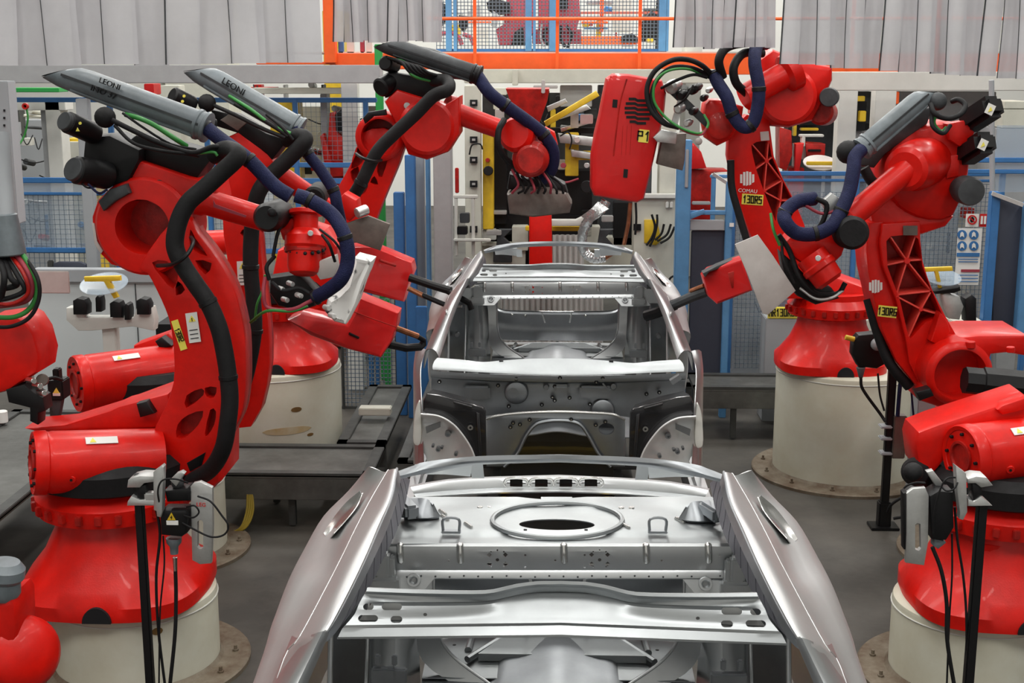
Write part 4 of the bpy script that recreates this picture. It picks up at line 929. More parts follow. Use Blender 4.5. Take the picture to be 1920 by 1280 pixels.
hs = part('upper_arm_housing', B().poly([(1425,110),(1450,92),(1500,112),(1563,125),(1563,150),(1548,185),(1525,227),(1480,240),(1435,236),(1415,215)], 9.35, .4, .05), 'red', t)
part('shoulder_disc', B().pc((1478,180,9.2), (1478,180,9.7), 52, n=40), 'red', t)
drum((1538,210,9.4), (1548,212,9.8), 24, 'redd', t, 'gear_cover')
drum((1554,182,9.2), (1556,182,9.5), 18, 'dgr', t, 'drive_motor', [(0, .9), (.1, 1), (.9, 1), (1, 1)])
drum((1490,130,9.2), (1395,182,9.1), 24, 'red', t, 'forearm', [(0, 1.5), (.18, 1.45), (.24, 1), (.95, .95), (1, 1.1)])
part('wrist_housing', B().poly([(1322,195),(1330,186),(1352,186),(1395,200),(1390,235),(1370,262),(1345,274),(1325,260),(1318,225)], 9.1, .25, .03), 'red', t)
drum((1350,235,9.0), (1350,235,9.2), 25, 'redd', t, 'wrist')
part('tool_plate', B().poly([(1243,252),(1287,250),(1284,300),(1280,320),(1232,308)], 9.1, .14, .01), 'tan', t, 'brown steel tool box')
part('mount_bracket', B().poly([(1225,258),(1240,243),(1270,248),(1267,270),(1232,266)], 9.0, .05, .006), 'alu', t)
for x, y, r in ((1262,165,16),(1280,180,12),(1300,170,11),(1308,165,9),(1275,205,12),(1300,210,9),(1290,232,9),(1320,185,8),(1330,170,7)):
    drum((x - r * .4, y, 8.98), (x + r * .6, y - r * .5, 9.12), r * .8, 'alu' if int(x) % 4 else 'blk', t, 'valve', [(0, .6), (.15, 1), (.6, 1), (.65, .7), (1, .7)], 12)
part('valve_rail', B().pb((1250,160,9.1), (1330,235,9.1), 20, 14, .004), 'dgr', t); part('valve_rail', B().pb((1262,240,9.08), (1285,160,9.08), 10, 12, .004), 'alu', t)
part('coupling_ball', B().ball(P(1310, 265, 9.0), R(7, 9), 12), 'wpl', t)
cables([([(1335,140,9),(1315,122,8.9),(1290,112,8.9),(1260,113,8.9),(1228,133,8.9),(1213,167,8.9),(1220,205,8.9),(1243,230,8.9),(1270,238,8.95)], 5, 'rub'), ([(1330,142,9),(1300,128,8.9),(1262,126,8.9),(1235,145,8.9),(1222,175,8.9),(1228,208,8.9),(1250,232,8.9),(1272,240,8.95)], 4, 'rub'), ([(1325,146,9),(1293,130,8.88),(1255,132,8.88),(1230,152,8.88),(1226,187,8.88),(1245,217,8.88),(1277,240,8.88),(1313,250,8.9),(1328,233,8.95),(1320,215,9)], 2.5, 'grn'), ([(1270,238,8.95),(1290,248,8.9),(1315,252,8.9),(1325,240,8.9)], 2.5, 'pnk'), ([(1240,165,9),(1270,150,8.9),(1300,140,8.9),(1325,145,8.95)], 3, 'rub'), ([(1265,200,9),(1285,185,8.9),(1300,160,8.9)], 2, 'rub')], t)
hose([(1338,138,9.0),(1347,157,8.95),(1363,183,8.9),(1373,213,8.9),(1390,236,8.9),(1407,236,8.9),(1418,213,8.9),(1423,167,8.9),(1415,117,8.95),(1420,84,9.1),(1435,82,9.3)], 12, 'blu', t, 'dress_pack_hose', (0, 3, 5, 7))
hose([(1440,84,9.3),(1405,80,9.1),(1365,88,9.0),(1348,113,8.95),(1355,145,9.0)], 8, 'rub', t, 'power_hose'); hose([(1430,100,9.2),(1395,100,9.1),(1376,125,9.0),(1380,155,9.0),(1400,175,9.1)], 8, 'rub', t, 'power_hose')
hose([(1370,300,9.2),(1372,350,9.2),(1385,400,9.2),(1400,450,9.2)], 7, 'rub', t, 'arm_cable')
g = part('weld_gun_cover', B().poly([(1137,147),(1150,138),(1180,139),(1242,150),(1250,175),(1246,215),(1236,258),(1222,320),(1208,374),(1195,381),(1160,376),(1114,368),(1107,352),(1108,293),(1115,250),(1123,217),(1130,180)], 9.05, .25, .045), 'redp', t, 'large faded red moulded gun cover')
obj('moulded_groove', B().pt([(1175,148,9.05),(1163,190,9.05),(1156,240,9.05),(1150,292,9.05)], 1.6, 6), 'redd', g)
for x in (1168, 1176, 1184): obj('moulded_groove', B().pt([(x, 235, 9.052), (x - 3, 290, 9.052)], .8, 6, 1), 'redd', g)
obj('cover_edge', B().pt([(1146,143,9.07),(1135,200,9.07),(1122,270,9.07),(1118,366,9.07)], 2, 8), 'redd', g)
b = B()
for k in range(6):
    y = 183 + k * 8.5; dx = 25 * math.sqrt(max(.12, 1 - ((k - 2.4) / 3.3) ** 2)); cx = 1196
    b.poly([(cx - dx, y), (cx - 5, y), (cx, y + 3), (cx + dx, y + 3), (cx + dx, y + 8), (cx - 1, y + 8), (cx - 6, y + 5), (cx - dx, y + 5)], 9.045, .02, 0)
obj('vent_grille', b, 'blk', g, 'round grille of wavy black slots')
obj('latch_slot', B().poly(rect(1153, 194, 9, 15, -5), 9.045, .01, 0), 'blk', g); obj('latch_slot', B().poly(rect(1173, 325, 8, 16, -5), 9.045, .01, 0), 'blk', g)
obj('number_label', B().poly(rect(1207, 255, 19, 24, -6), 9.045, .004, 0), 'ygl', g); block('P1', 1207, 255, 9.04, 16.1, -6, 'blk', g, 0.9)
part('foil_sleeve', B().pt([(1137,376,9.15),(1125,395,9.15),(1105,410,9.2),(1092,440,9.25),(1095,470,9.3),(1112,484,9.3),(1135,482,9.3)], 9, 12, 8, ribs=.12), 'foil', t, 'crumpled foil sleeve')
part('electrode_arm', B().cyl(P(1130, 483, 9.3), P(1166, 465, 9.35), R(8, 9.3), R(2, 9.3), 12), 'cop', t); 
part('copper_arm', B().pt([(1182,380,9.15),(1178,420,9.15),(1170,458,9.2)], 4, 8, 1), 'cop', t)
obj('foil_flap', B().sheet([[P(1122,378,9.1),P(1108,392,9.1),P(1090,405,9.15)], [P(1142,392,9.05),P(1125,402,9.05),P(1108,418,9.1)]], .01, sub=3), 'foil', t)

YK = 1.0
# ---------- second right robot
t = thing('welding_robot', 'red robot second on the right with a ribbed arm and a blue looping hose', 'robot', V((2.9, 8.7, .55)), 'red six-axis robots along the line')
pedestal(2.97, 8.7, .42, .55, 'white drum pedestal behind the near right robot, mostly hidden', fr=1.45)
robot_base(2.9, 8.7, .55, .85, t, ring=False, foot=False)
arm = ribarm([(1655,420),(1650,455),(1656,500),(1680,562),(1697,630),(1705,680),(1740,750),(1800,740),(1800,640),(1773,593),(1748,543),(1731,497),(1726,450),(1725,415)],
   [[(1662,452),(1670,443),(1690,441),(1712,441),(1722,448),(1730,490),(1746,543),(1766,588),(1762,594),(1735,604),(1708,634),(1703,630),(1688,565),(1664,500)]], 8.4, .3, t, web=.2)
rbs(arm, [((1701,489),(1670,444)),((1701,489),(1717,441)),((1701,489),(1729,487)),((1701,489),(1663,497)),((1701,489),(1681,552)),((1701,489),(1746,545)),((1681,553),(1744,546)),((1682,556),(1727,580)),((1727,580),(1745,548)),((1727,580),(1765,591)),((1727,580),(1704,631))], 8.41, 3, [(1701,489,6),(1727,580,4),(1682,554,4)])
part('arm_side', B().poly([(1629,417),(1623,467),(1627,510),(1640,567),(1653,617),(1680,677),(1723,730),(1740,750),(1712,690),(1697,630),(1680,562),(1656,500),(1650,455),(1657,415)], 8.44, .34, .015), 'red', arm)
logo(1642, 537, 8.42, 13, arm)
obj('arm_label', B().poly(rect(1664, 584, 35, 21, -6), 8.39, .003, 0), 'ygl', arm); block('130R6', 1664, 584, 8.385, 12.8, -6, 'blk', arm, 0.62)
obj('data_plate', B().poly(rect(1707, 432, 27, 18, 0), 8.385, .004, 0), 'tan', arm)
hose([(1628,560,8.6),(1645,620,8.55),(1668,680,8.5),(1705,725,8.5)], 10, 'rub', t, 'arm_cable')
hd = part('upper_arm_housing', B().poly([(1673,272),(1700,248),(1733,233),(1785,228),(1810,240),(1820,262),(1822,310),(1815,345),(1792,405),(1745,415),(1700,400),(1672,372),(1655,320)], 8.4, .42, .06, sm=2), 'red', t)
part('arm_root', B().poly([(1630,400),(1650,360),(1700,385),(1760,405),(1790,405),(1775,425),(1730,440),(1640,440)], 8.45, .32, .03), 'red', t)
for y0, y1 in ((292,345),): part('cast_panel', B().poly([(1778,292),(1800,290),(1798,330),(1775,335)], 8.385, .02, .006), 'red', hd)
part('motor_bracket', B().poly([(1775,232),(1808,226),(1828,248),(1822,262),(1800,275),(1780,262)], 8.35, .1, .012), 'red', t)
for a, c in (((1868,196,8.2),(1812,232,8.45)), ((1852,264,8.2),(1808,292,8.45))):
    mo = part('drive_motor', B().pb(a, c, 44, 42, .03), 'blk', t)
    obj('warning_label', B().poly(rect((a[0] * .8 + c[0] * .2), (a[1] * .75 + c[1] * .25) , 15, 20, -25), a[2] - .03, .004, 0), 'lab', mo)
    obj('warning_triangle', B().poly([((a[0] * .8 + c[0] * .2) + dx, (a[1] * .75 + c[1] * .25) + dy) for dx, dy in ((-4, 5), (4, 2), (1, -5))], a[2] - .035, .004, 0), 'ygl', mo)
drum((1822,360,8.15), (1795,350,8.5), 27, 'dgr', t, 'brake_motor', [(0, .2), (.02, .9), (.1, 1), (.5, 1), (.55, .85), (1, .85)])
drum((1697,318,8.15), (1740,300,8.5), 44, 'red', t, 'forearm_bearing', [(0, .75), (.05, .95), (.3, 1), (.35, 1.08), (.5, 1.1), (1, 1.1)])
drum((1700,318,8.2), (1585,415,8.05), 23, 'red', t, 'forearm', [(0, 1.1), (.1, 1), (.92, .98), (.95, 1.15), (1, 1.1)])
guide((1752,164,8.3), (1622,274,8.2), 20, 'gry', t)
part('guide_support', B().poly([(1640,262),(1720,205),(1750,200),(1740,232),(1700,260),(1660,290),(1640,315),(1600,310)], 8.4, .12, .02), 'dgr', t)
part('conduit_elbow', B().ball(P(1590, 285, 8.2), R(22, 8.2), 16), 'rub', t); part('conduit_elbow', B().ball(P(1758, 190, 8.25), R(17, 8.25), 16), 'dgr', t)
hose([(1615,280,8.15),(1603,295,8.1),(1600,320,8.05),(1592,360,8.0),(1577,395,7.95),(1560,423,7.9),(1530,438,7.9),(1495,437,7.9),(1474,418,7.9),(1472,398,7.95),(1495,378,8.0),(1527,372,8.05)], 13, 'blu', t, 'dress_pack_hose', (4, 6, 9))
cables([([(1745,195,8.2),(1752,212,8.15),(1775,222,8.15),(1800,215,8.15),(1810,198,8.2),(1798,187,8.25),(1785,190,8.3)], 5, 'rub'), ([(1755,212,8.2),(1752,232,8.2),(1765,246,8.2),(1775,238,8.2)], 3, 'grn'), ([(1748,205,8.2),(1748,235,8.15),(1768,250,8.15),(1782,235,8.2)], 4, 'rub'), ([(1620,315,8.3),(1635,340,8.3),(1655,350,8.35)], 10, 'rub'), ([(1530,372,8.0),(1550,385,8.0),(1540,420,8.0),(1520,440,8.0)], 5, 'rub'), ([(1510,385,8),(1540,400,8),(1570,395,8)], 3, 'pnk'), ([(1445,400,8),(1450,430,7.95),(1462,460,7.95)], 3, 'grn'), ([(1460,440,8),(1480,470,8),(1500,520,7.95),(1530,550,7.95),(1570,550,8),(1585,530,8)], 5, 'rub'), ([(1500,540,8),(1530,560,7.95),(1560,558,7.95),(1580,545,8)], 3, 'alu'), ([(1465,450,8),(1470,490,7.95),(1490,530,7.95)], 3, 'rub')], t)
part('cable_clamp_block', B().poly([(1540,380),(1560,362),(1575,372),(1570,390),(1552,400)], 8.0, .06, .006), 'alu', t)
part('wrist_housing', B().poly([(1470,455),(1482,442),(1530,440),(1570,432),(1590,450),(1580,480),(1560,500),(1520,505),(1490,485)], 8.0, .22, .035), 'red', t)
w_ = drum((1520,478,7.95), (1558,530,7.9), 30, 'red', t, 'wrist', [(0, 1), (.3, 1), (.35, 1.12), (.5, 1.12), (.55, 1), (.9, .95), (1, .7)])
obj('sealing_plug', B().pc((1534,484,7.8), (1534,484,7.76), 5.5), 'alu', w_)
drum((1600,437,7.85), (1582,432,8.15), 32, 'rub', t, 'wrist_motor', [(0, .8), (.1, 1), (.8, 1), (1, .9)])
part('valve_block', B().poly([(1462,470),(1485,490),(1515,520),(1560,540),(1575,560),(1530,572),(1495,555),(1470,520)], 8.02, .12, .02), 'blk', t)
part('spatter_shield', B().poly([(1378,458),(1421,440),(1450,480),(1492,545),(1440,590),(1430,588),(1404,520)], lambda x: 7.95, .012, .003), 'wpl', t, 'bent pale grey shield plate')
g = part('weld_gun_body', B().poly([(1318,520),(1330,508),(1392,486),(1412,545),(1345,571),(1328,556)], lambda x: 8.3 - (x - 1318) * .003, .18, .02), 'redp', t, 'dirty red spot-weld gun')
obj('gun_back_plate', B().poly([(1318,512),(1345,498),(1390,480),(1394,488),(1330,510),(1322,520)], 8.22, .1, .006), 'dgr', g); obj('recess_panel', B().poly([(1365,512),(1390,503),(1396,530),(1372,540)], 8.12, .01, .003), 'redd', g)
gun_arms(g, [('electrode_arm', 'dgr', [(1328,545,8.4),(1300,555,8.5),(1262,572,8.6)], 10), ('electrode_tip', 'blk', [(1265,571,8.6),(1235,585,8.68),(1212,592,8.75)], 11), ('electrode_arm', 'cop', [(1320,535,8.4),(1295,545,8.5)], 4)])
# shoulder casting, motor
part('turret', B().poly([(1745,680),(1765,650),(1800,632),(1835,628),(1925,628),(1925,668),(1890,662),(1860,665),(1850,700),(1850,760),(1830,775),(1780,770),(1725,752),(1730,730)], 8.3, .5, .03), 'red', t)
ring(1800, 702, 8.15, 64, 50, .35, t, name='shoulder_casting')
part('casting_lug', B().pc((1820,640,8.15), (1820,652,8.15), 9), 'red', t); part('casting_lug', B().pc((1895,650,8.15), (1895,660,8.15), 8), 'red', t)
part('lower_block', B().poly([(1763,585),(1778,605),(1782,622),(1765,650),(1745,640)], 8.3, .1, .01), 'red', t)
part('stop_block', B().poly([(1718,735),(1745,728),(1752,742),(1725,752)], 8.1, .1, .01), 'blk', t)
drum((1808,712,8.0), (1915,722,8.0), 29, 'blk', t, 'drive_motor', [(0, .9), (.3, .9), (.32, 1.0), (1, 1)], 8)

# ---------- near right robot
pedestal(2.27, 6.85, .42, .45, 'white drum pedestal under the near right robot at the bottom right corner', fr=1.4)
t = thing('welding_robot', 'red robot cropped at the right edge, its big barrel lying above a black post', 'robot', V((2.32, 6.85, .45)), 'red six-axis robots along the line')
robot_base(2.38, 6.85, .45, .96, t, kz=1.25)
m, A_, C_, q = barrel((1803,856,6.6), (1990,830,6.8), 63, t, name='counterbalance_barrel')
top_label(A_, C_, q, t, .5, .16, m)
part('barrel_bracket', B().poly([(1716,830),(1722,810),(1760,795),(1925,743),(1925,800),(1800,830),(1760,880),(1740,900),(1722,880)], 6.75, .3, .03), 'red', t)
part('casting_lug', B().poly([(1870,768),(1880,760),(1925,745),(1925,768),(1880,778)], 6.72, .1, .01), 'red', t)
drum((1712,882,6.75), (1745,895,7.0), 28, 'rub', t, 'rubber_bellows', [(0, .7), (.1, 1), (.3, .9), (.4, 1), (.7, .9), (1, 1)])
part('turret', B().poly([(1800,930),(1925,910),(1925,985),(1880,1010),(1810,1000)], 7.0, .4, .02), 'rub', t)
part('gearbox', B().lathe(V((2.32, 6.75, .8)), (0, 0, 1), [(0, .19), (.05, .19), (.055, .165), (.2, .16), (.21, .15)], 32), 'red', t)

# ---------- robot cropped at the left edge
t = thing('handling_robot', 'robot cropped at the left edge, green and black cables looping over its red joint', 'robot', flr(-40, 6.9), 'red six-axis robots along the line')
part('wrist_housing', B().poly([(-30,600),(28,592),(45,602),(62,628),(73,668),(68,700),(35,720),(15,734),(-30,745)], 6.6, .3, .03), 'red', t)
part('base_column', B().cyl(flr(-60, 6.9), flr(-60, 6.9) + V((0, 0, 2.0)), .16), 'red', t)
part('hose_collar', B().cyl(P(10, 400, 6.5), P(20, 478, 6.5), R(22, 6.5), R(30, 6.5), 24), 'gry', t, 'grey ribbed hose collar')
part('upper_tube', B().pt([(0,250,6.6),(6,330,6.55),(12,410,6.5)], 18, 20), 'gpn', t)
cables([([(38,470,6.5),(62,510,6.45),(70,545,6.45),(57,577,6.45),(27,594,6.45),(-20,594,6.5)], 5, 'grn'), ([(30,475,6.5),(52,510,6.45),(60,540,6.45),(45,565,6.45),(-20,575,6.5)], 6, 'pnk'), ([(42,475,6.5),(70,520,6.42),(73,560,6.42),(55,595,6.42),(20,612,6.42),(-20,612,6.5)], 4, 'rub'), ([(10,478,6.5),(35,520,6.4),(45,545,6.4),(10,560,6.4),(-20,560,6.4)], 5, 'rub'), ([(5,478,6.5),(20,520,6.38),(30,535,6.4),(-20,545,6.4)], 6, 'rub'), ([(0,480,6.5),(8,520,6.36),(2,560,6.4)], 6, 'rub'), ([(20,478,6.5),(45,515,6.4),(52,550,6.4),(20,570,6.4),(-20,566,6.4)], 4, 'redd')], t)
part('gripper', B().poly([(10,730),(45,720),(62,735),(80,745),(85,770),(72,775),(70,797),(55,790),(55,765),(15,755)], 6.6, .12, .012), 'blk', t)
for x, y in ((58,712),(70,722),(78,735)): part('valve', B().pc((x - 6, y, 6.6), (x + 6, y + 2, 6.55), 6, n=10), 'chr', t)
part('shield_disc', B().pc((79,712,6.7), (80,712,6.74), 12, n=24), 'tan', t)
t = thing('handling_robot', 'red rounded robot joint with a grey cap in the bottom left corner', 'robot', flr(20, 5.4), 'red six-axis robots along the line')
part('joint', B().lathe(P(25, 1225, 5.5), P(105, 1222, 5.2) - P(25, 1225, 5.5), [(0, .1), (.02, .16), (.1, .17), (.13, .165), (.16, .14), (.19, .08)], 36), 'red', t)
part('link', B().poly([(-30,1130),(20,1120),(28,1135),(30,1180),(20,1280),(-30,1290)], 5.35, .25, .03), 'red', t); part('base_column', B().cyl(flr(20, 5.45), P(20, 1230, 5.45), .13), 'red', t)
part('cap', B().lathe(P(5, 1120, 5.4), P(12, 1040, 5.4) - P(5, 1120, 5.4), [(0, .06), (.03, .075), (.08, .07), (.1, .085), (.14, .085), (.17, .06)], 24), 'gry', t, 'grey plastic cap')
def area(loc, rot, sx, sy, e, col=(1, .98, .94)):
    l = bpy.data.lights.new('added_hall_light', 'AREA'); l.shape = 'RECTANGLE'; l.size = sx; l.size_y = sy; l.energy = e; l.color = col
    o = bpy.data.objects.new('added_hall_light', l); C.objects.link(o); o.location = loc; o.rotation_euler = rot; return o
# ================= the hall
b = B().box((0, 14, -.05), (26, 34, .1)); struct('floor', b, mat('worn_concrete', (.08, .073, .062), .55, col2=(.038, .035, .03), scale=1.3, bump=.08, bscale=14))
b = B().box((0, 30.6, 4.5), (26, .2, 9)); struct('wall_back', b, mat('pale_hall_wall', (.8, .8, .76), .7, noise=.06, scale=.6))
for s_, nm in ((-1, 'wall_left'), (1, 'wall_right')): struct(nm, B().box((s_ * 12.9, 14, 4.5), (.2, 34, 9)), mat(nm + '_paint', (.3, .31, .3), .7, noise=.1, scale=.8))
struct('ceiling', B().box((0, 14, 9.05), (26, 34, .1)), mat('roof_sheeting', (.2, .2, .19), .8, noise=.15))
struct('wall_front', B().box((0, -2.9, 4.5), (26, .2, 9)), mat('front_wall_paint', (.75, .75, .73), .7, noise=.1, scale=.8))
lampm = mat('lamp_tube', (1, .98, .92), .4, emit=4)
for x in (-7, -3.2, 0, 3.2, 7):
    for y in (1.0, 5.5, 10, 15, 20.5, 26.5):  # unseen lamps added for their light, power set row by row
        t = thing('added_ceiling_lamp', 'long twin-tube lamp added under the hall roof for light, outside the picture', 'lamp', (x, y, 8.3), 'added twin-tube lamps under the roof, unseen')
        obj('housing', B().box((x, y, 8.36), (.34, 2.6, .08), b=.02), 'wht', t)
        area((x, y, 8.24), (0, 0, 0), 1.0 if x else .5, 2.6, (135 if y < 3 else 85 if y < 8 else 120 if y < 12 else 165))
        for dx in (-.09, .09): obj('tube', B().cyl((x + dx, y - 1.25, 8.29), (x + dx, y + 1.25, 8.29), .03, n=10), lampm, t)
        for dy in (-1.1, 1.1): obj('hanger', B().cyl((x, y + dy, 8.4), (x, y + dy, 9.0), .01, n=6), 'gbm', t)
def bx(px0, py0, px1, py1, Y, th, b=.006):           # upright box seen between two pixel corners
    o = B(); a, c = P(px0, (py0 + py1) / 2, Y), P(px1, (py0 + py1) / 2, Y); t, u = P((px0 + px1) / 2, py0, Y), P((px0 + px1) / 2, py1, Y)
    return o.box(((a.x + c.x) / 2, Y + th / 2, (t.z + u.z) / 2), (abs(c.x - a.x), th, abs(t.z - u.z)), b=b)
def bxf(px0, py0, px1, Y, th, z=0):
    a, c, u = P(px0, py0, Y), P(px1, py0, Y), P((px0 + px1) / 2, py0, Y)
    return B().box(((a.x + c.x) / 2, Y + th / 2, (u.z + z) / 2), (c.x - a.x, th, u.z - z), b=.006)
def single(name, b, m, label, cat, group=None): return tag(obj(name, b, m), label, cat, group)
def post(px, w, py0, py1, Y, m, name='post', par=None, tofloor=False, th=None):
    a, c = P(px, py0, Y), P(px, py1, Y); z1 = 0 if tofloor else c.z
    ww = R(w, Y); x = (a.x + c.x) / 2
    o = B().box((x, Y, (a.z + z1) / 2), (ww, th or ww, a.z - z1), b=min(.006, ww * .2))
    return obj(name, o, m, par) if par or par is not None else o
def wires(px0, py0, px1, py1, Y, step=9, r=.0022):
    b = B(); nx = int((px1 - px0) / step); ny = int((py1 - py0) / step)
    for i in range(nx + 1):
        x = px0 + i * (px1 - px0) / nx; a, c = P(x, py0, Y), P(x, py1, Y); b.box(((a.x + c.x) / 2, Y, (a.z + c.z) / 2), (r * 2, r * 2, a.z - c.z))
    for j in range(ny + 1):
        y = py0 + j * (py1 - py0) / ny; a, c = P(px0, y, Y), P(px1, y, Y); b.box(((a.x + c.x) / 2, Y, (a.z + c.z) / 2), (c.x - a.x, r * 2, r * 2))
    return b
def fence(name, label, Y, posts, rails, meshes, panes=(), m='fblu', pw=9, cat='fence'):
    x0 = posts[0][0] if posts else rails[0][0]; t = thing(name, label, cat, flr(x0, Y) if posts else P(x0, rails[0][1], Y))
    for x, y0 in posts: post(x, pw, y0, 600, Y, m, 'post', t, tofloor=True, th=.06)
    for x0, y0, x1, h in rails:
        obj('rail', bx(x0, y0, x1, y0 + h, Y - .02, .05), m, t)
    for q in meshes: obj('wire_mesh', wires(*q[:4], Y, *(q[4:])), 'mesh', t)
    for q in panes: obj('clear_panel', bx(*q, Y + .03, .006, 0), 'glz', t)
    return t
# --- overhead beams and columns
def beam(name, label, px0, py0, px1, py1, Y, th, m, cat='beam'): return single(name, bx(px0, py0, px1, py1, Y, th), m, label, cat)
beam('overhead_beam', 'grey box beam spanning the left half above the fence', -60, 122, 712, 156, 12.6, .25, 'gbm')
beam('overhead_beam', 'off-white beam under the orange mezzanine edge, over the line', 870, 130, 1345, 156, 14.0, .3, 'crm')
beam('overhead_beam', 'off-white beam under the right-hand strip curtain', 1560, 135, 1990, 170, 12.2, .3, 'wht')
single('beam_stop', B().box(P(966, 145, 13.95), (.06, .08, .16), b=.005), 'crm', 'small off-white bracket on the beam under the orange mezzanine edge', 'bracket')
for i, (px, w, y0, lab) in enumerate(((662, 30, 155, 'white square column left of the green column'), (1577, 34, 160, 'white column just right of the back right robot head'), (1645, 38, 165, 'white column behind the blue hose of the second right robot'), (888, 30, 160, 'cream column with square black openings left of the centre station'))):
    t = thing('column', lab, 'column', flr(px, 13.2)); post(px, w, y0, 600, 13.2, 'wht' if i != 3 else 'crm', 'shaft', t, tofloor=True)
    if i == 3:
        for y in (193, 262, 300, 345, 430): obj('opening', bx(px - 7, y - 6, px + 7, y + 6, 13.08, .03, 0), 'hole', t); obj('clip', bx(px - 3, y - 2, px + 3, y + 2, 13.06, .02, 0), 'alu', t)
single('column', post(715, 14, 83, 600, 13.6, 'grnp', tofloor=True), 'grnp', 'green column behind the back left robot head', 'column')
single('column', post(832, 34, 262, 600, 12.0, 'gbm', tofloor=True, th=.2), 'gbm', 'wide bare steel post left of the centre station', 'column')
# --- mezzanine
ZM = P(1000, 97, 14.5).z
t = thing('mezzanine', 'bright orange mezzanine edge with thin orange guard rail across the top', 'mezzanine', (0, 14.5, ZM))
obj('edge_beam', bx(618, 100, 1345, 130, 14.5, .2), 'orn', t); obj('deck', bx(480, 97, 1990, 100, 14.6, 3.5, 0), 'crm', t); obj('rear_deck', bx(760, 97.5, 1400, 99, 14.7, 8, 0), 'crm', t)
obj('toe_board', bx(480, 116, 630, 121, 14.45, .05), 'orn', t); obj('toe_board', bx(1345, 100, 1990, 140, 14.6, .1), 'orn', t)
obj('guard_rail', B().cyl(P(800, 35, 14.35), P(1262, 35, 14.35), .018, n=10), 'orn', t); obj('guard_rail', B().cyl(P(1262, 35, 14.35), P(1990, 35, 14.35), .018, n=10), 'orn', t)
obj('corner_post', bx(606, -30, 627, 118, 14.4, .15), 'orn', t)
for x in (890, 1045, 1200, 1600, 1760): obj('baluster', bx(x - 3, -30, x + 3, 146 if x < 1300 else 135, 14.4, .04, 0), 'orn', t)
for x0, x1, m in ((634, 644, 'fblu'), (650, 664, 'wht'), (675, 683, 'pnk'), (686, 698, 'wht')): single('wall_tag', bx(x0, 74, x1, 100, 14.6, .06), m, {634: 'blue box on the orange edge under the middle curtain', 650: 'wide white box on the orange edge under the middle curtain', 675: 'narrow red box on the orange edge beside two white ones', 686: 'narrower white box on the orange edge next to the green column'}[x0], 'box')
t = fence('mesh_fence', 'blue-posted wire mesh fence standing on the orange mezzanine', 15.2, [], [(815, 92, 1250, 6)], [(818, -30, 1240, 92, 6.5, .004)])
for x, w in ((841, 11), (853, 6), (991, 12), (1002, 5), (1036, 12), (1243, 14), (1252, 5)): obj('post', bx(x - w / 2, -30, x + w / 2, 96, 15.15, .06, 0), 'lblu', t)
def blob(name, label, cat, items, Y):
    t = thing(name, label, cat, P(items[0][1], items[0][2], Y))
    for it in items:
        k, nm, m = it[0], it[-2], it[-1]
        if k == 'b': obj(nm, bx(it[1], it[2], it[3], it[4], Y + it[5], it[6]), m, t)
        elif k == 'p': obj(nm, B().poly(it[1] if isinstance(it[1], list) else it[3], Y + it[4], it[5], .01), m, t)
        elif k == 'c': obj(nm, B().pc((it[1], it[2], Y), (it[3], it[4], Y + .2), it[5], n=16), m, t)
        elif k == 't': obj(nm, B().pt([(x, y, Y - .05) for x, y in it[3]], it[4], 8, 5), m, t)
    return t
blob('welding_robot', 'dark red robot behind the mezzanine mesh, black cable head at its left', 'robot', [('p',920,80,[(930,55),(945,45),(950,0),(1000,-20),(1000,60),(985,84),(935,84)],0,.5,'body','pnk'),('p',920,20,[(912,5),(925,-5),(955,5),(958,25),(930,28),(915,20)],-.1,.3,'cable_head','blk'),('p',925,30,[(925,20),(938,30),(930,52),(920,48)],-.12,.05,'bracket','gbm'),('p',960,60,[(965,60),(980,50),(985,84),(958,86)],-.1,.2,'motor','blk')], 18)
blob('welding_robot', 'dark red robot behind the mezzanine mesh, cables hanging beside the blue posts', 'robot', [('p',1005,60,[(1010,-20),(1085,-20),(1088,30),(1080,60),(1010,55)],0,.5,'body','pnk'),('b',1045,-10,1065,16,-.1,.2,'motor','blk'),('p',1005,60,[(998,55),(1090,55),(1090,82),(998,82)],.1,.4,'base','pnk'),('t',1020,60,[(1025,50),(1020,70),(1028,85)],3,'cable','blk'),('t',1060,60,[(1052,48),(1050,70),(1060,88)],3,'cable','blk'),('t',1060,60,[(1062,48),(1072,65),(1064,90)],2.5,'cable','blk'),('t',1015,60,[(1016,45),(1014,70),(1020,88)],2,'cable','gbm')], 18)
blob('hose_reel', 'curved red hose behind the mesh near the left blue post', 'hose', [('t',822,62,[(822,64),(845,62),(860,70),(866,84)],4,'hose','pnk'),('t',868,62,[(868,64),(882,70),(888,84)],4,'hose','pnk'),('p',830,20,[(822,0),(838,10),(835,40),(822,55)],0,.2,'valve','blk'),('p',860,30,[(860,28),(876,30),(876,50),(868,60),(860,50)],0,.2,'valve','blk')], 17)
blob('box_girder', 'orange box girder lying behind the mezzanine mesh', 'girder', [('b',1090,68,1196,83,0,.4,'girder','orn'),('p',1165,66,[(1165,68),(1185,62),(1196,70),(1196,80),(1165,80)],-.1,.1,'cable_tray','blk'),('b',1212,72,1225,80,-.1,.1,'lamp','yel'),('p',1195,60,[(1200,45),(1222,20),(1235,30),(1235,75),(1205,78)],.1,.3,'machine','blk')], 18)
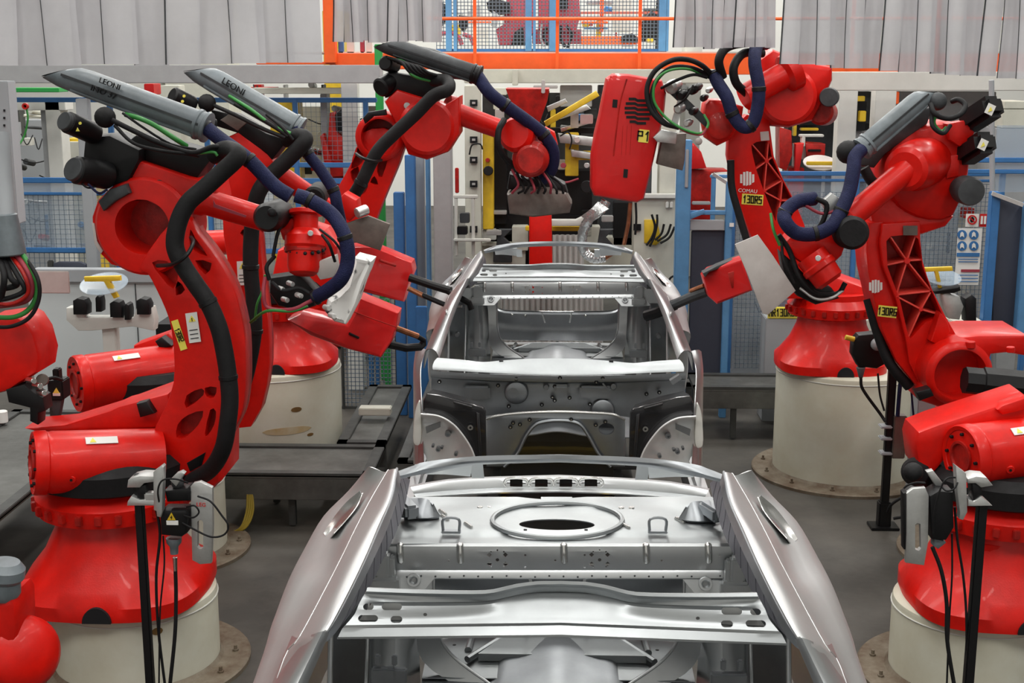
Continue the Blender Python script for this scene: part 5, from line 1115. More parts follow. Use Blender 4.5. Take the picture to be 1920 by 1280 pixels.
blob('pipe_rack', 'rack of thin orange pipes and white ducts behind the mezzanine mesh', 'rack', [('b',1088,22,1235,26,0,.05,'pipe','orn'),('b',1090,40,1140,44,0,.05,'pipe','orn'),('b',1100,2,1150,8,.2,.3,'duct','gbm'),('b',1125,-20,1132,60,.1,.1,'pipe','orn'),('b',1095,52,1140,55,.1,.1,'pipe','lblu'),('b',1092,40,1105,50,.2,.1,'valve','yel'),('b',1118,38,1128,70,.2,.1,'valve','yel'),('b',895,50,915,85,.2,.3,'duct','wht'),('b',870,40,925,43,0,.05,'pipe','orn'),('b',1150,-10,1185,60,.5,.3,'cabinet','wht'),('b',1230,0,1236,95,.3,.1,'pipe','blk'),('b',882,10,900,30,.4,.2,'cabinet','gbm')], 19.5)
for x0, y0, x1, y1, m, lab in ((240,150,300,185,'wht','white duct far behind the left fence'),(1290,-20,1320,95,'wht','white cabinet between the curtain strips at top right'),(1600,-20,1700,120,'wht','tall white cabinet behind the right-hand curtain'),(300,-20,420,60,'crm','cream cabinet behind the left-hand curtain'),(604,20,640,70,'yel','yellow machine behind the orange corner post')): single('cabinet', bxf(x0, y0, x1, 20.5, .8), m, lab, 'cabinet')
# --- left fence and what stands behind
fence('mesh_fence', 'blue framed mesh fence across the left behind the robots', 13.0, [(218,186),(395,186),(560,186),(690,186)], [(0,183,706,9),(0,334,706,10),(0,361,300,5),(0,466,706,9),(395,305,706,9)], [(0,366,215,466,9),(0,474,215,512,9,.0028),(395,345,560,466,9),(565,192,690,300,9,.0015)], [(20,340,215,466),(395,345,560,466)])
fence('mesh_fence', 'low wire mesh gate beside the tall left drum, green posts behind it', 12.4, [(640,560),(742,560)], [(638,762,744,7)], [(642,560,742,762,7.5,.0035)], m='dk2', pw=4)
single('post', post(727, 10, 560, 765, 12.9, 'grnp', th=.1), 'grnp', 'green post seen through the low wire mesh gate', 'post'); single('post', post(708, 6, 560, 735, 13.3, 'fblu', th=.1), 'fblu', 'short blue post seen through the low wire mesh gate', 'post')
for x, w, y0, y1, Y, m, lab in ((752,20,360,790,12.2,'fblu','wide blue post nearest the low wire mesh gate'),(773,19,290,800,12.1,'fblu','second blue post, taller, left of the steel post'),(791,16,260,770,12.3,'gpn','pale grey post between the blue post and the steel post'),(804,8,270,620,12.15,'lblu','thin light blue post against the steel post')):
    single('post', post(x, w, y0, y1, Y, m, tofloor=True, th=.1), m, lab, 'post')
b = B(); a = P(785, 640, 10.8)
single('guard_plate', bxf(779, 575, 800, 11.6, .05), 'fblu', 'blue guard plate low beside the far car windscreen pillar', 'plate')
t = thing('portal_frame', 'white square portal frame behind the left fence', 'frame', flr(105, 14.5))
obj('leg', bx(95, 190, 122, 520, 14.5, .25), 'wht', t); obj('header', bx(8, 190, 122, 207, 14.5, .25), 'wht', t); obj('inner_leg', bx(86, 205, 97, 500, 14.6, .2), 'gbm', t)
single('cabinet', bxf(120, 260, 165, 15.5, .5), 'yel', 'yellow edged cabinet behind the black motors at left', 'cabinet'); single('cabinet', bxf(126, 266, 160, 15.4, .1), 'crm', 'cream door in front of the yellow cabinet at left', 'cabinet')
single('post', bxf(141, 185, 163, 12.7, .1), 'gpn', 'perforated grey post right of the hanging green cables', 'post')
t = thing('support_column', 'pale grey perforated column at the left edge', 'column', flr(8, 9.5)); obj('shaft', bx(-20, 152, 24, 420, 9.5, .15), 'gpn', t)
for k in range(9): obj('hole', bx(6, 205 + k * 14, 9, 209 + k * 14, 9.49, .02, 0), 'hole', t)
for x in (23, 49):
    t = thing('air_hose', 'green air hose hanging from a round red coupling, %s' % ('the one nearer the left edge' if x == 23 else 'the one further right'), 'hose', P(x, 199, 11), 'green hoses hanging at far left')
    obj('coupling', B().lathe(P(x, 199, 11), (0, -1, 0), [(0, R(6, 11)), (.03, R(6, 11)), (.03, R(3, 11)), (0, R(2.5, 11))], 16), 'redd', t)
    obj('hose', B().pt([(x + 1, 204, 11), (x + 6 if x < 30 else x + 3, 225, 11), (x + 8 if x < 30 else x - 6, 260, 11), (18, 292, 10.9), (16, 302, 10.9)], 2, 8), 'grn', t)
single('duct', bx(15, 165, 110, 173, 14, .3), 'grnp', 'thin green pipe behind the grey beam at top left', 'pipe')
for x0, y0, x1, y1, Y, m, nm, lab in ((30,225,80,500,17,'gpn','machine','grey machine behind the left mesh fence'),(300,160,335,185,15,'crm','cabinet','cream box above the second robot guide'),(270,157,288,178,13.2,'redp','sign_board','small red sign under the grey beam'),(470,165,645,176,15,'crm','duct','long cream pipe under the grey beam'),(505,190,560,240,16,'yel','frame','yellow frame behind the second robot guide'),(555,200,600,330,17,'crm','cabinet','cream cabinet behind the blue rail at centre left'),(685,200,705,340,16,'crm','cabinet','cream cabinet behind the green column'),(600,176,612,330,15.5,'gbm','frame','grey upright behind the small red robot')):
    single(nm, bx(x0, y0, x1, y1, Y, .25) if nm in ('duct', 'sign_board') else bxf(x0, y0, x1, Y, .25), m, lab, {'machine': 'machine', 'cabinet': 'cabinet', 'sign_board': 'sign', 'duct': 'pipe', 'frame': 'frame'}[nm])
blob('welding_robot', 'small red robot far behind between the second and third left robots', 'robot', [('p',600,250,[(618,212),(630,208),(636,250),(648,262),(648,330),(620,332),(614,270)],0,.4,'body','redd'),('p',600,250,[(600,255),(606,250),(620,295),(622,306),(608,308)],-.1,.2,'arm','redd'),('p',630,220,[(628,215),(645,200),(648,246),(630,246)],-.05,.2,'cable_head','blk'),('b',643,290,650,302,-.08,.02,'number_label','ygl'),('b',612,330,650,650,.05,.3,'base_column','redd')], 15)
# grey cabinet wall, gun stand, plates
t = thing('low_partition', 'pale grey waist-high partition behind the left barrels', 'partition', flr(250, 11.6))
obj('panel', bx(60, 528, 485, 790, 11.6, .08), mat('pale_partition', (.56, .6, .61), .45, noise=.06, scale=1), t); obj('top_rail', bx(60, 506, 485, 530, 11.55, .14), 'gpn', t)
for x in (256,): obj('panel_joint', bx(x, 532, x + 1.5, 660, 11.59, .01, 0), 'dgr', t)
t = thing('office_chair', 'dark chair whose back shows over the grey partition', 'chair', flr(130, 12.3)); obj('backrest', B().poly([(98,503),(100,494),(108,491),(150,491),(160,496),(162,512),(98,512)], 12.2, .05, .01), 'dpn', t)
c_ = flr(130, 12.45); obj('seat', B().box(c_ + V((0, 0, .95)), (.45, .42, .07), b=.03), 'dpn', t); obj('column', B().cyl(c_, c_ + V((0, 0, .93)), .03), 'dk2', t); obj('back_support', B().box(c_ + V((0, -.2, 1.2)), (.06, .03, .5), b=.01), 'dk2', t)
single('stained_sheet', bx(68, 508, 130, 550, 7.4, .01), 'wpl', 'dirty white plate hanging by the left cable loop', 'plate')
t = thing('gun_stand', 'white steel stand with black clamps and yellow tee handle behind the left barrels', 'stand', flr(210, 10.2))
obj('post', post(210, 26, 612, 700, 10.2, 'wht', tofloor=True), 'wht', t)
obj('crossbar', B().poly([(124,577),(150,577),(160,595),(250,595),(256,577),(284,577),(290,600),(288,620),(248,612),(172,620),(146,620),(124,600)], 10.1, .12, .008), 'wht', t)
obj('foot_plate', B().box(P(210, 600, 10.2) * V((1, 1, 0)) + V((0, 0, .015)) if False else flr(210, 10.2) + V((0, 0, .015)), (.4, .3, .03)), 'wht', t)
for x, w, y in ((150,26,570),(268,24,570),(184,10,565),(217,22,575),(238,10,580)): obj('clamp', B().poly([(x - w / 2, y + 20), (x - w / 2 - 1, y - 6), (x - w * .2, y - 11), (x + w * .3, y - 8), (x + w / 2, y + 2), (x + w / 2, y + 20)], 10.05, .12, .01), 'blk', t)
obj('tee_handle', B().poly([(157,519),(225,517),(226,526),(206,528),(222,557),(213,560),(194,528),(158,528)], 10.0, .04, .006), 'yel', t)
obj('clear_disc', B().lathe(P(195, 532, 10.08), (0, -.35, 1), [(0, R(46, 10)), (.006, R(46, 10))], 32), 'glz', t)
single('shelf', bxf(291, 608, 322, 10.8, .4), 'blk', 'black shelf edge right of the white gun stand', 'shelf')
# small sensor unit and stand behind the left barrel
t = thing('sensor_unit', 'black sensor box with a yellow warning triangle between the cropped robot and the barrel', 'sensor', P(103, 750, 7.2))
obj('housing', bx(89, 714, 118, 750, 7.2, .12), 'blk', t); obj('bracket', B().poly([(92,750),(116,750),(112,772),(108,790),(103,790),(98,770)], 7.22, .05, .006), 'dgr', t); obj('cable', B().pt([(60,738,7.2),(80,716,7.1),(100,708,7.1),(116,712,7.15)], 3.5, 8), 'rub', t)
obj('connector', bx(98, 692, 110, 714, 7.22, .06), 'blk', t); obj('warning_label', bx(99, 737, 112, 742, 7.19, .01, 0), 'lab', t); obj('warning_triangle', B().poly([(105,727),(111,737),(99,737)], 7.19, .006, 0), 'ygl', t); obj('stem', post(103, 10, 750, 900, 7.35, 'dk2', tofloor=True), 'dk2', t)
single('canister', B().cyl(P(3, 770, 9.5), V((P(3, 770, 9.5).x, 9.5, .64)), R(11, 9.5)), 'lab', 'white canister at the left edge below the cropped robot', 'canister')
# --- platforms
def deck(name, label, x0, x1, y0, y1, z, parts_m, legs=(), cat='platform', th=.16):
    t = thing(name, label, cat, ((x0 + x1) / 2, y0, 0))
    obj('deck_plate', B().box(((x0 + x1) / 2, (y0 + y1) / 2, z - .01), (x1 - x0, y1 - y0, .02)), 'dck', t)
    obj('front_skirt', B().box(((x0 + x1) / 2, y0 + .02, z - th / 2 - .02), (x1 - x0, .04, th), b=.004), 'dck', t)
    for a, c in (((x0 + x1) / 2, y0 + .04), ((x0 + x1) / 2, y1 - .04)): obj('edge_frame', B().box((a, c, z + .002), (x1 - x0, .08, .03), b=.004), 'dk2', t)
    for a in (x0 + .04, x1 - .04): obj('edge_frame', B().box((a, (y0 + y1) / 2, z + .002), (.08, y1 - y0, .03), b=.004), 'dk2', t)
    for lx, ly in legs: obj('leg', B().box((lx, ly, z / 2 - .02), (.05, .05, z - .06), b=.004), 'dk2', t)
    return t
pf = PZ(693, 893, .41)
deck('steel_platform', 'low dark steel platform in front of the tall left drum', -2.55, pf.x + .02, pf.y, pf.y + .75, .41, 0, [(-1.88, pf.y + .1), (-2.1, pf.y + .6), (-1.3, pf.y + .1)])
deck('steel_ramp', 'scuffed steel walkway plate running back between drum and conveyor', -1.66, pf.x + .02, pf.y + .76, 11.6, .42, 0, [(-1.55, 11.4), (-1.2, 11.4)])
deck('conveyor_bed', 'dark steel conveyor bed beside the far car', -1.12, -.9, 9.1, 12.0, .48, 0, [(-1.05, 9.2), (-1.05, 11.8)])
single('cover_plate', B().box(PZ(704, 769, .5), (.26, .12, .06), b=.006), 'crm', 'small cream plate on the walkway below the mesh gate', 'plate')
t = thing('cable_bundle', 'yellow cables dropping under the left platform to the floor', 'cables', flr(462, 9.2), None)
for k in range(4): obj('cable', B().pt([(464 + 3 * k, 890, 9.05), (464 + 3 * k, 925, 9.0), (462 + 4 * k, 960, 8.95), (450 + 3 * k, 990, 8.9), (425, 1000, 8.9)], 2.2, 8), mat('yellow_cable%d' % k, (.3, .22, .02), .5), t)
obj('cable_slot', bx(457, 898, 475, 932, 9.2, .02, 0), 'hole', t)
deck('steel_bench', 'long low steel bench beside the far car on the right', 1.22, 2.6, 11.4, 11.95, .47, 0, [(1.58, 11.45), (1.28, 11.85), (2.5, 11.45)], cat='bench')
deck('pallet_rail', 'blue low rail under the right steel bench', 1.25, 1.75, 12.6, 12.9, .2, 0, (), cat='rail')
deck('left_conveyor', 'dark steel conveyor running back at the far left', -4.2, -3.3, 6.6, 9.9, .62, 0, [(-3.35, 6.7), (-3.35, 9.8)], cat='conveyor')
t = thing('skid_conveyor', 'dark floor conveyor with yellow rails beneath both car bodies', 'conveyor', (XC, 7, 0))
obj('bed', B().box((XC, 7.5, .2), (1.1, 10, .3), b=.02), mat('greasy_black_steel', (.02, .02, .018), .5, noise=.3), t)
for s_ in (-1, 1): obj('rail', B().box((XC + s_ * .42, 7.5, .42), (.08, 10, .1), b=.01), 'dk2', t)
for y in (5.55, 6.9, 9.6, 11.6): obj('cross_beam', B().box((XC, y, .42), (.95, .1, .08), b=.01), 'yel', t)
for y in (5.9, 6.6, 10.9): obj('cross_beam', B().box((XC, y, .4), (.8, .16, .08), b=.01), 'dk2', t)
# car carriers (each body rests on its own posts)
for dy, lab in ((0, 'near'), (DD, 'middle')):
    t = thing('body_carrier', 'dark steel cradle between conveyor and the %s car body' % lab, 'carrier', (XC, 4.2 + dy, .46))
    for y in (3.6, 5.0):
        obj('cross_member', B().box((XC, y + dy, .52), (1.6, .08, .08), b=.01), 'dk2', t)
        for s_ in (-1, 1): obj('pin', B().cyl((XC + s_ * .76, y + dy, .54), (XC + s_ * .76, y + dy, .63), .03, n=12), 'alu', t)
# --- centre station behind the far body
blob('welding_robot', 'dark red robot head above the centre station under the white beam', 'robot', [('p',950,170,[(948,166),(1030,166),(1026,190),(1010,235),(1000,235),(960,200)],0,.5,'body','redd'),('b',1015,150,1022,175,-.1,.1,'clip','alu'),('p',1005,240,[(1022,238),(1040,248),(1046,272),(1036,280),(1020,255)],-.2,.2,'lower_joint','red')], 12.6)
single('support_pillar', B().poly([(992,395),(1034,395),(1036,500),(1038,560),(994,560),(992,500)], 12.4, .2, .02), 'red', 'plain bright red pillar behind the far car rear', 'pillar')
t = thing('roller_mat', 'pale corrugated panel seen behind and through the far car body', 'panel', flr(1010, 13.4))
zinc = mat('pale_zinc', (.5, .5, .48), .5, noise=.15)
for x0, x1, y0, y1 in ((1037, 1094, 440, 530), (940, 1130, 531, 744)):
    rr = [[], []]
    for k in range(121):
        x = x0 + k * (x1 - x0) / 120
        for j, yy in ((0, y0), (1, y1)): q = P(x, yy, 13.0); q.y += .02 * math.sin((x - 900) * .62); rr[j].append(q)
    obj('corrugated_sheet', B().sheet(rr, .01, sub=0), zinc, t)
blob('assembly_station', 'cluttered black, yellow and silver fixture behind the far car', 'machine', [
 ('b',905,225,925,430,.2,.3,'yellow_upright','yel'),('b',925,245,950,420,.4,.3,'dark_upright','blk'),('b',1060,250,1085,330,.3,.2,'yellow_upright','yel'),('b',1080,285,1110,300,.25,.2,'yellow_beam','yel'),
 ('p',1020,230,[(1020,228),(1118,170),(1124,180),(1024,238)],.1,.1,'diagonal_beam','yel'),('b',905,405,1120,440,.5,.3,'dark_beam','blk'),('b',930,300,990,420,.6,.3,'dark_machine','blk'),('b',1030,320,1110,440,.6,.3,'dark_machine','blk'),
 ('p',1060,255,[(1046,250),(1115,258),(1118,275),(1050,268)],.2,.1,'silver_bar','alu'),('p',1060,280,[(1070,280),(1118,288),(1118,300),(1072,294)],.2,.1,'silver_bar','alu'),('p',1030,210,[(1025,200),(1060,185),(1064,192),(1028,210)],.2,.1,'silver_bar','gbm'),('p',1045,410,[(1034,412),(1080,412),(1115,395),(1120,402),(1085,424),(1034,424)],0,.1,'curved_rail','wht'),
 ('c',915,320,916,320,9,'motor','blk'),('c',1100,350,1101,350,12,'motor','blk'),('c',940,270,942,270,10,'motor','dgr'),('b',985,425,1090,433,.1,.1,'yellow_beam','yel'),('b',960,425,990,470,.3,.2,'pale_foot','crm'),('b',1100,425,1125,470,.3,.2,'pale_foot','crm'),
 ('b',1050,160,1110,200,1.2,.2,'bright_panel','wht'),('b',890,455,990,462,.3,.1,'pale_rail','crm'),('b',912,432,940,441,.0,.1,'silver_bracket','alu'),('p',945,440,[(935,430),(960,430),(945,445),(960,460),(930,460)],.05,.08,'vee_block','dgr'),('p',1135,440,[(1125,430),(1150,430),(1136,445),(1150,460),(1120,460)],.05,.08,'vee_block','dgr'),
 ('t',905,300,[(905,280),(900,270),(885,272),(880,290)],1.5,'cable','rub'),('t',1070,260,[(1050,255),(1065,248),(1072,262),(1068,280)],1.5,'cable','rub'),('t',1060,340,[(1040,335),(1060,342),(1085,335)],2,'cable','pnk'),('b',1150,380,1190,460,.4,.2,'dark_machine','blk'),('b',1128,405,1150,416,.2,.1,'silver_bar','alu'),
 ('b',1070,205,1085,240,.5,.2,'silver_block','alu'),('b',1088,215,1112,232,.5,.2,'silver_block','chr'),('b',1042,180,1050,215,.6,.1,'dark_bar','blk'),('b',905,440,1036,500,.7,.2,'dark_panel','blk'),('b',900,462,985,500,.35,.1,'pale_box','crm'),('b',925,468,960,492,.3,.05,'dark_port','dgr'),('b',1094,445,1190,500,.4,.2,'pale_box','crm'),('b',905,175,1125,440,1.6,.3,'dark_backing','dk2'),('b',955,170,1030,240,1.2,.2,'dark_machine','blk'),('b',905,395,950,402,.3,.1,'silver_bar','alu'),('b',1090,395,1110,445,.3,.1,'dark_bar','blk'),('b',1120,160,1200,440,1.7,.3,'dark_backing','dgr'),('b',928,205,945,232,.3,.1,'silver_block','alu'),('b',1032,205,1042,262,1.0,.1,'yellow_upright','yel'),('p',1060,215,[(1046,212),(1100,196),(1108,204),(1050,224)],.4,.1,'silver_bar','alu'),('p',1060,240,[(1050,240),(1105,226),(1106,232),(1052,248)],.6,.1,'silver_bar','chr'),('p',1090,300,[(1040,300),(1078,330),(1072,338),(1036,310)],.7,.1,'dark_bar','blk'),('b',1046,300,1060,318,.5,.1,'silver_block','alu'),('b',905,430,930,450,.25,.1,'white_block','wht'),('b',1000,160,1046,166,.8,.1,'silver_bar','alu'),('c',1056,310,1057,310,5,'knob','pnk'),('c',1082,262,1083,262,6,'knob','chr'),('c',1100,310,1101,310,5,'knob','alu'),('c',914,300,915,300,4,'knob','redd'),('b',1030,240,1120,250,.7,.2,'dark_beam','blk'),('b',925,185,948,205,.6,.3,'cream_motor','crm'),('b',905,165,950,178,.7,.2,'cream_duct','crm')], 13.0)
t = thing('feeder_frame', 'white frame with rungs just right of the steel post', 'frame', flr(865, 12.6))
obj('crossbar', bx(850, 366, 896, 372, 12.6, .06), 'wht', t); obj('upright', bx(852, 372, 858, 480, 12.6, .06), 'wht', t); obj('upright', bx(884, 372, 890, 480, 12.6, .06), 'wht', t); obj('crossbar', bx(850, 448, 920, 453, 12.55, .06), 'wht', t)
obj('motor', bx(862, 400, 880, 418, 12.6, .1), 'dgr', t); obj('motor', bx(856, 425, 876, 440, 12.6, .1), 'blk', t); obj('red_lamp', bx(853, 315, 860, 362, 12.7, .05), 'redd', t)
t = thing('control_cabinet', 'cream control cabinet with black cables left of the blue gate', 'cabinet', flr(1230, 12.8))
obj('body', bx(1188, 372, 1268, 600, 12.8, .4), 'crm', t); obj('upper_post', bx(1238, 160, 1268, 372, 12.85, .3), 'crm', t); obj('ledge', bx(1180, 364, 1268, 372, 12.75, .1), 'wht', t); obj('side_post', bx(1212, 300, 1222, 368, 12.9, .1), 'dgr', t)
obj('yellow_panel', B().poly([(1208,412),(1232,412),(1240,450),(1230,460),(1208,455)], 12.78, .03, .004), 'yel', t)
for pts in ([(1222,402),(1228,425),(1222,445),(1212,460)], [(1232,402),(1232,420),(1226,445),(1218,462)], [(1245,420),(1240,438),(1228,450)], [(1258,420),(1250,440),(1232,452)], [(1265,425),(1255,445),(1238,456)], [(1192,380),(1193,410),(1191,440)]): obj('cable', B().pt([(x, y, 12.7) for x, y in pts], 2.2, 8), 'rub', t)
obj('square_port', bx(1188, 420, 1202, 432, 12.78, .02, 0), 'blk', t)
for x in (1248, 1256): obj('socket', bx(x, 378, x + 6, 390, 12.76, .04), 'wht', t)
single('hose_loop', B().pt([(1268,516,12.3),(1258,520,12.3),(1252,530,12.3)], 2, 8), 'rub', 'small black hose loop beside the blue gate foot', 'hose')
rnd = random.Random(11)
for (x0, y0, x1, y1, Yc, n, lab) in ((25, 195, 125, 335, 16, 16, 'tangle of small machine parts behind the hanging green hoses'), (395, 158, 620, 182, 16, 12, 'row of small machine parts under the grey beam behind the second robot'), (565, 200, 705, 330, 16.5, 22, 'machine parts crowded behind the small red robot'), (40, 370, 210, 465, 15, 14, 'pale machine parts behind the left mesh'), (1590, 180, 1700, 330, 15.5, 16, 'machine parts crowded behind the white columns at right'), (1485, 235, 1560, 325, 15.8, 10, 'machine parts behind the yellow tee handle at right'), (1870, 175, 1925, 300, 15, 8, 'shelving parts at the right edge above the clear screen'), (640, 480, 745, 750, 14.5, 14, 'machine parts behind the low wire mesh gate'), (1380, 350, 1600, 640, 15, 16, 'machine parts behind the mesh right of the blue gate'), (1600, 345, 1860, 560, 15, 16, 'machine parts behind the signs on the right fence'), (820, 10, 1235, 88, 21, 22, 'machine parts far behind the mezzanine mesh'), (910, 190, 1120, 430, 13.9, 26, 'machine parts deep in the centre station')):
    t = thing('machinery', lab, 'machine', P(x0, y1, Yc)) if x0 != 910 else [q for q in bpy.data.objects if q.name == 'assembly_station'][0]
    for k in range(n):
        w, h = rnd.uniform(5, 26), rnd.uniform(3, 26)
        if rnd.random() < .5: w, h = (rnd.uniform(2, 4), rnd.uniform(20, 60)) if rnd.random() < .5 else (rnd.uniform(25, 70), rnd.uniform(2, 4))
        x = rnd.uniform(x0, max(x0 + 1, x1 - w)); y = rnd.uniform(y0, max(y0 + 1, y1 - h)); m = rnd.choice(['crm', 'gbm', 'blk', 'dgr', 'alu', 'yel', 'fblu', 'dk2', 'blk', 'gpn', 'redd', 'wht'])
        x1_, y1_ = min(x + w, x1 + 3), min(y + h, y1 + 3)
        if rnd.random() < .25: obj('hose', B().pt([(x, y, Yc), (x + w * .5, y + h + 6, Yc - .1), (x + w, y + 2, Yc)], 1.2, 6, 5), 'rub', t)
        elif rnd.random() < .3: obj('motor', B().pc((x, y, Yc), (x + w * .6 + 4, y + 3, Yc + .2), min(6, h * .5 + 1), n=12), m, t)
        else: obj({'b': 'bar'}.get('b') if min(w, h) < 5 else 'housing', bx(x, y, x1_, y1_, Yc + rnd.uniform(-.3, .5), rnd.uniform(.05, .3), .004), m, t)
# --- right side gate and fence
t = thing('safety_gate', 'bright blue gate frame with a navy screen right of the far car', 'gate', flr(1320, 12.2))
post(1279, 27, 262, 600, 12.2, 'lblu', 'post', t, tofloor=True, th=.12); post(1364, 13, 340, 600, 12.2, 'lblu', 'post', t, tofloor=True, th=.08)
obj('rail', bx(1290, 395, 1372, 403, 12.17, .05), 'lblu', t); obj('screen', bx(1293, 432, 1358, 700, 12.2, .03), 'dpn', t); obj('steel_sill', bx(1293, 413, 1358, 432, 12.17, .06), 'gpn', t)
obj('brace', B().poly([(1293,400),(1320,392),(1322,400),(1293,412)], 12.15, .03, .003), 'lblu', t); obj('rail', bx(1332, 328, 1372, 334, 12.3, .05), 'lblu', t); post(1337, 8, 328, 420, 12.6, 'lblu', 'inner_post', t, th=.05)
obj('stripe', bx(1285, 280, 1291, 352, 12.12, .03), 'gpn', t); obj('diagonal_edge', B().bar(P(1337, 326, 12.25), P(1365, 344, 12.2), .02, .03), 'alu', t); obj('number_plate', bx(1368, 418, 1376, 425, 12.14, .01, 0), 'lab', t)
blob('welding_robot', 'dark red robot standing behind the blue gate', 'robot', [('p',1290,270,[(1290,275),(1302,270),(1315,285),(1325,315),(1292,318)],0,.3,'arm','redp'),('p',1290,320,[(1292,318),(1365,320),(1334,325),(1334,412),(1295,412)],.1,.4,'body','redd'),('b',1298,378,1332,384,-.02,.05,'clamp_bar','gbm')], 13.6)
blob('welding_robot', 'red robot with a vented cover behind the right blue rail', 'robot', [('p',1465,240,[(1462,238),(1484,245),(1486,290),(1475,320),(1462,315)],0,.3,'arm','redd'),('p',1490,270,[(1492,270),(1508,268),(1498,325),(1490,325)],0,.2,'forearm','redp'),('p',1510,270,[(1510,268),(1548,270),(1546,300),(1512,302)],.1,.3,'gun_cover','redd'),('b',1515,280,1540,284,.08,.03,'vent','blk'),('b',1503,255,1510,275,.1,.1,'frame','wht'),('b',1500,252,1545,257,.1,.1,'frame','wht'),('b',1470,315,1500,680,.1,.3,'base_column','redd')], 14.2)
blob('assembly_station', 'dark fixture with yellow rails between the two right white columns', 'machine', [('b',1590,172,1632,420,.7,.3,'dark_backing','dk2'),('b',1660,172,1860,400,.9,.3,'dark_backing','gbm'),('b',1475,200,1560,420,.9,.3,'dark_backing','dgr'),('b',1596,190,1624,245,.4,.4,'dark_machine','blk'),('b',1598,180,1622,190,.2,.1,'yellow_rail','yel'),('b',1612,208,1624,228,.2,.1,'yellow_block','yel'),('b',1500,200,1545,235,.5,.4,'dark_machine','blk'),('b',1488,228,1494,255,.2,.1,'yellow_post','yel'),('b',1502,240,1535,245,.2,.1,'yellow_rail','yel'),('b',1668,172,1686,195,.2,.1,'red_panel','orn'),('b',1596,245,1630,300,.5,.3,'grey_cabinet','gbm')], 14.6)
t = thing('tee_stand', 'yellow tee handle on a round plate behind the back right robot arm', 'stand', flr(1538, 13.4)); obj('tee_handle', bx(1513, 303, 1563, 310, 13.35, .05), 'yel', t); obj('round_plate', B().lathe(P(1538, 306, 13.5), (0, -.4, 1), [(0, .17), (.01, .17)], 28), 'wpl', t); post(1538, 6, 310, 600, 13.5, 'wht', 'post', t, tofloor=True)
fence('mesh_fence', 'blue framed mesh fence right of the blue gate', 12.6, [(1372,330),(1600,320),(1870,320)], [(1372,322,1860,8),(1372,336,1860,5),(1600,296,1920,8),(1372,350,1470,5)], [(1376,360,1600,690,8),(1605,345,1865,600,8,.0028)], [(1372,330,1598,700),(1605,330,1790,640)])
fence('clear_screen', 'smoky clear screen with blue rails at the right edge', 11.6, [(1935,235)], [(1815,296,1990,9),(1815,318,1990,8)], [], [(1865,235,1990,360)])
single('pipe', B().cyl(P(1859, 150, 11.05), flr(1864, 11.05), .022, n=12), 'gpn', 'thin upright grey pipe right of the black motors', 'pipe')
t = thing('guard_cabinet', 'dark blue angled guard panel at the right edge behind the robot', 'cabinet', flr(1890, 10.9))
obj('panel', B().poly([(1862,365),(1918,382),(1918,640),(1862,640)], 10.9, .1, .005), 'dpn', t); obj('corner_post', bx(1850, 360, 1866, 660, 10.85, .1), 'fblu', t); obj('corner_post', bx(1914, 380, 1930, 660, 10.8, .1), 'lblu', t); obj('capping', B().bar(P(1860, 362, 10.85), P(1918, 384, 10.8), .06, .03), 'alu', t)
for x0, y0, x1, y1, lab in ((1880,205,1930,240,'lowest carton of the stack at the right edge'),(1884,190,1930,204,'flat carton on top of the stack at the right edge')): single('carton', bx(x0, y0, x1, y1, 14, .5), 'crm', lab, 'carton', 'stacked cartons')
single('storage_rack', bxf(1872, 241, 1938, 14, .6), 'gbm', 'grey rack under the cartons at the right edge', 'rack')
# signs on the right fence
def disc(cx, cy, r, Y, m, par, nm, rin=None):
    n = 20; o = [(cx + r * math.cos(2 * PI * k / n), cy + r * math.sin(2 * PI * k / n)) for k in range(n)]
    return obj(nm, B().poly(o, Y, .004, 0, holes=[[(cx + rin * math.cos(2 * PI * k / n), cy + rin * math.sin(2 * PI * k / n)) for k in range(n)]] if rin else ()), m, par)
sb = thing('safety_sign', 'white sign with a red barred circle on the right mesh fence', 'sign', P(1823, 425, 12.4), None)
obj('board', bx(1811, 401, 1835, 425, 12.4, .01, 0), 'lab', sb); disc(1823, 412, 9, 12.39, 'redp', sb, 'prohibition_ring', 6.5); obj('bar', B().poly(rect(1823, 412, 2, 15, 45), 12.388, .003, 0), 'redp', sb); obj('hand_symbol', B().poly([(1819,414),(1820,408),(1824,406),(1827,410),(1826,416),(1821,417)], 12.392, .003, 0), 'blk', sb)
sb = thing('safety_sign', 'small red and white sign beside the barred circle sign', 'sign', P(1842, 425, 12.4), None); obj('board', bx(1837, 401, 1850, 425, 12.4, .01, 0), 'redp', sb); obj('symbol', bx(1839, 405, 1843, 420, 12.39, .004, 0), 'lab', sb); obj('symbol', bx(1845, 405, 1849, 420, 12.39, .004, 0), 'lab', sb)
sb = thing('safety_sign', 'white board with four round blue protective-equipment symbols', 'sign', P(1815, 535, 12.4), None); obj('board', bx(1793, 428, 1838, 534, 12.4, .01, 0), 'lab', sb)
for cx, cy in ((1804,440),(1826,440),(1804,461),(1826,461)):
    d_ = disc(cx, cy, 9, 12.39, 'fblu', sb, 'round_symbol'); obj('pictogram', B().poly([(cx - 4, cy + 5), (cx - 3, cy - 3), (cx, cy - 6), (cx + 3, cy - 3), (cx + 4, cy + 5), (cx, cy + 2)], 12.385, .003, 0), 'lab', d_)
obj('stripe', bx(1794, 474, 1837, 481, 12.39, .004, 0), 'fblu', sb); obj('stripe', bx(1802, 505, 1837, 510, 12.39, .004, 0), 'pnk', sb)
for y in (485, 490, 515, 521, 527): obj('text_line', bx(1797, y, 1834, y + 1.5, 12.39, .004, 0), 'fblu', sb)
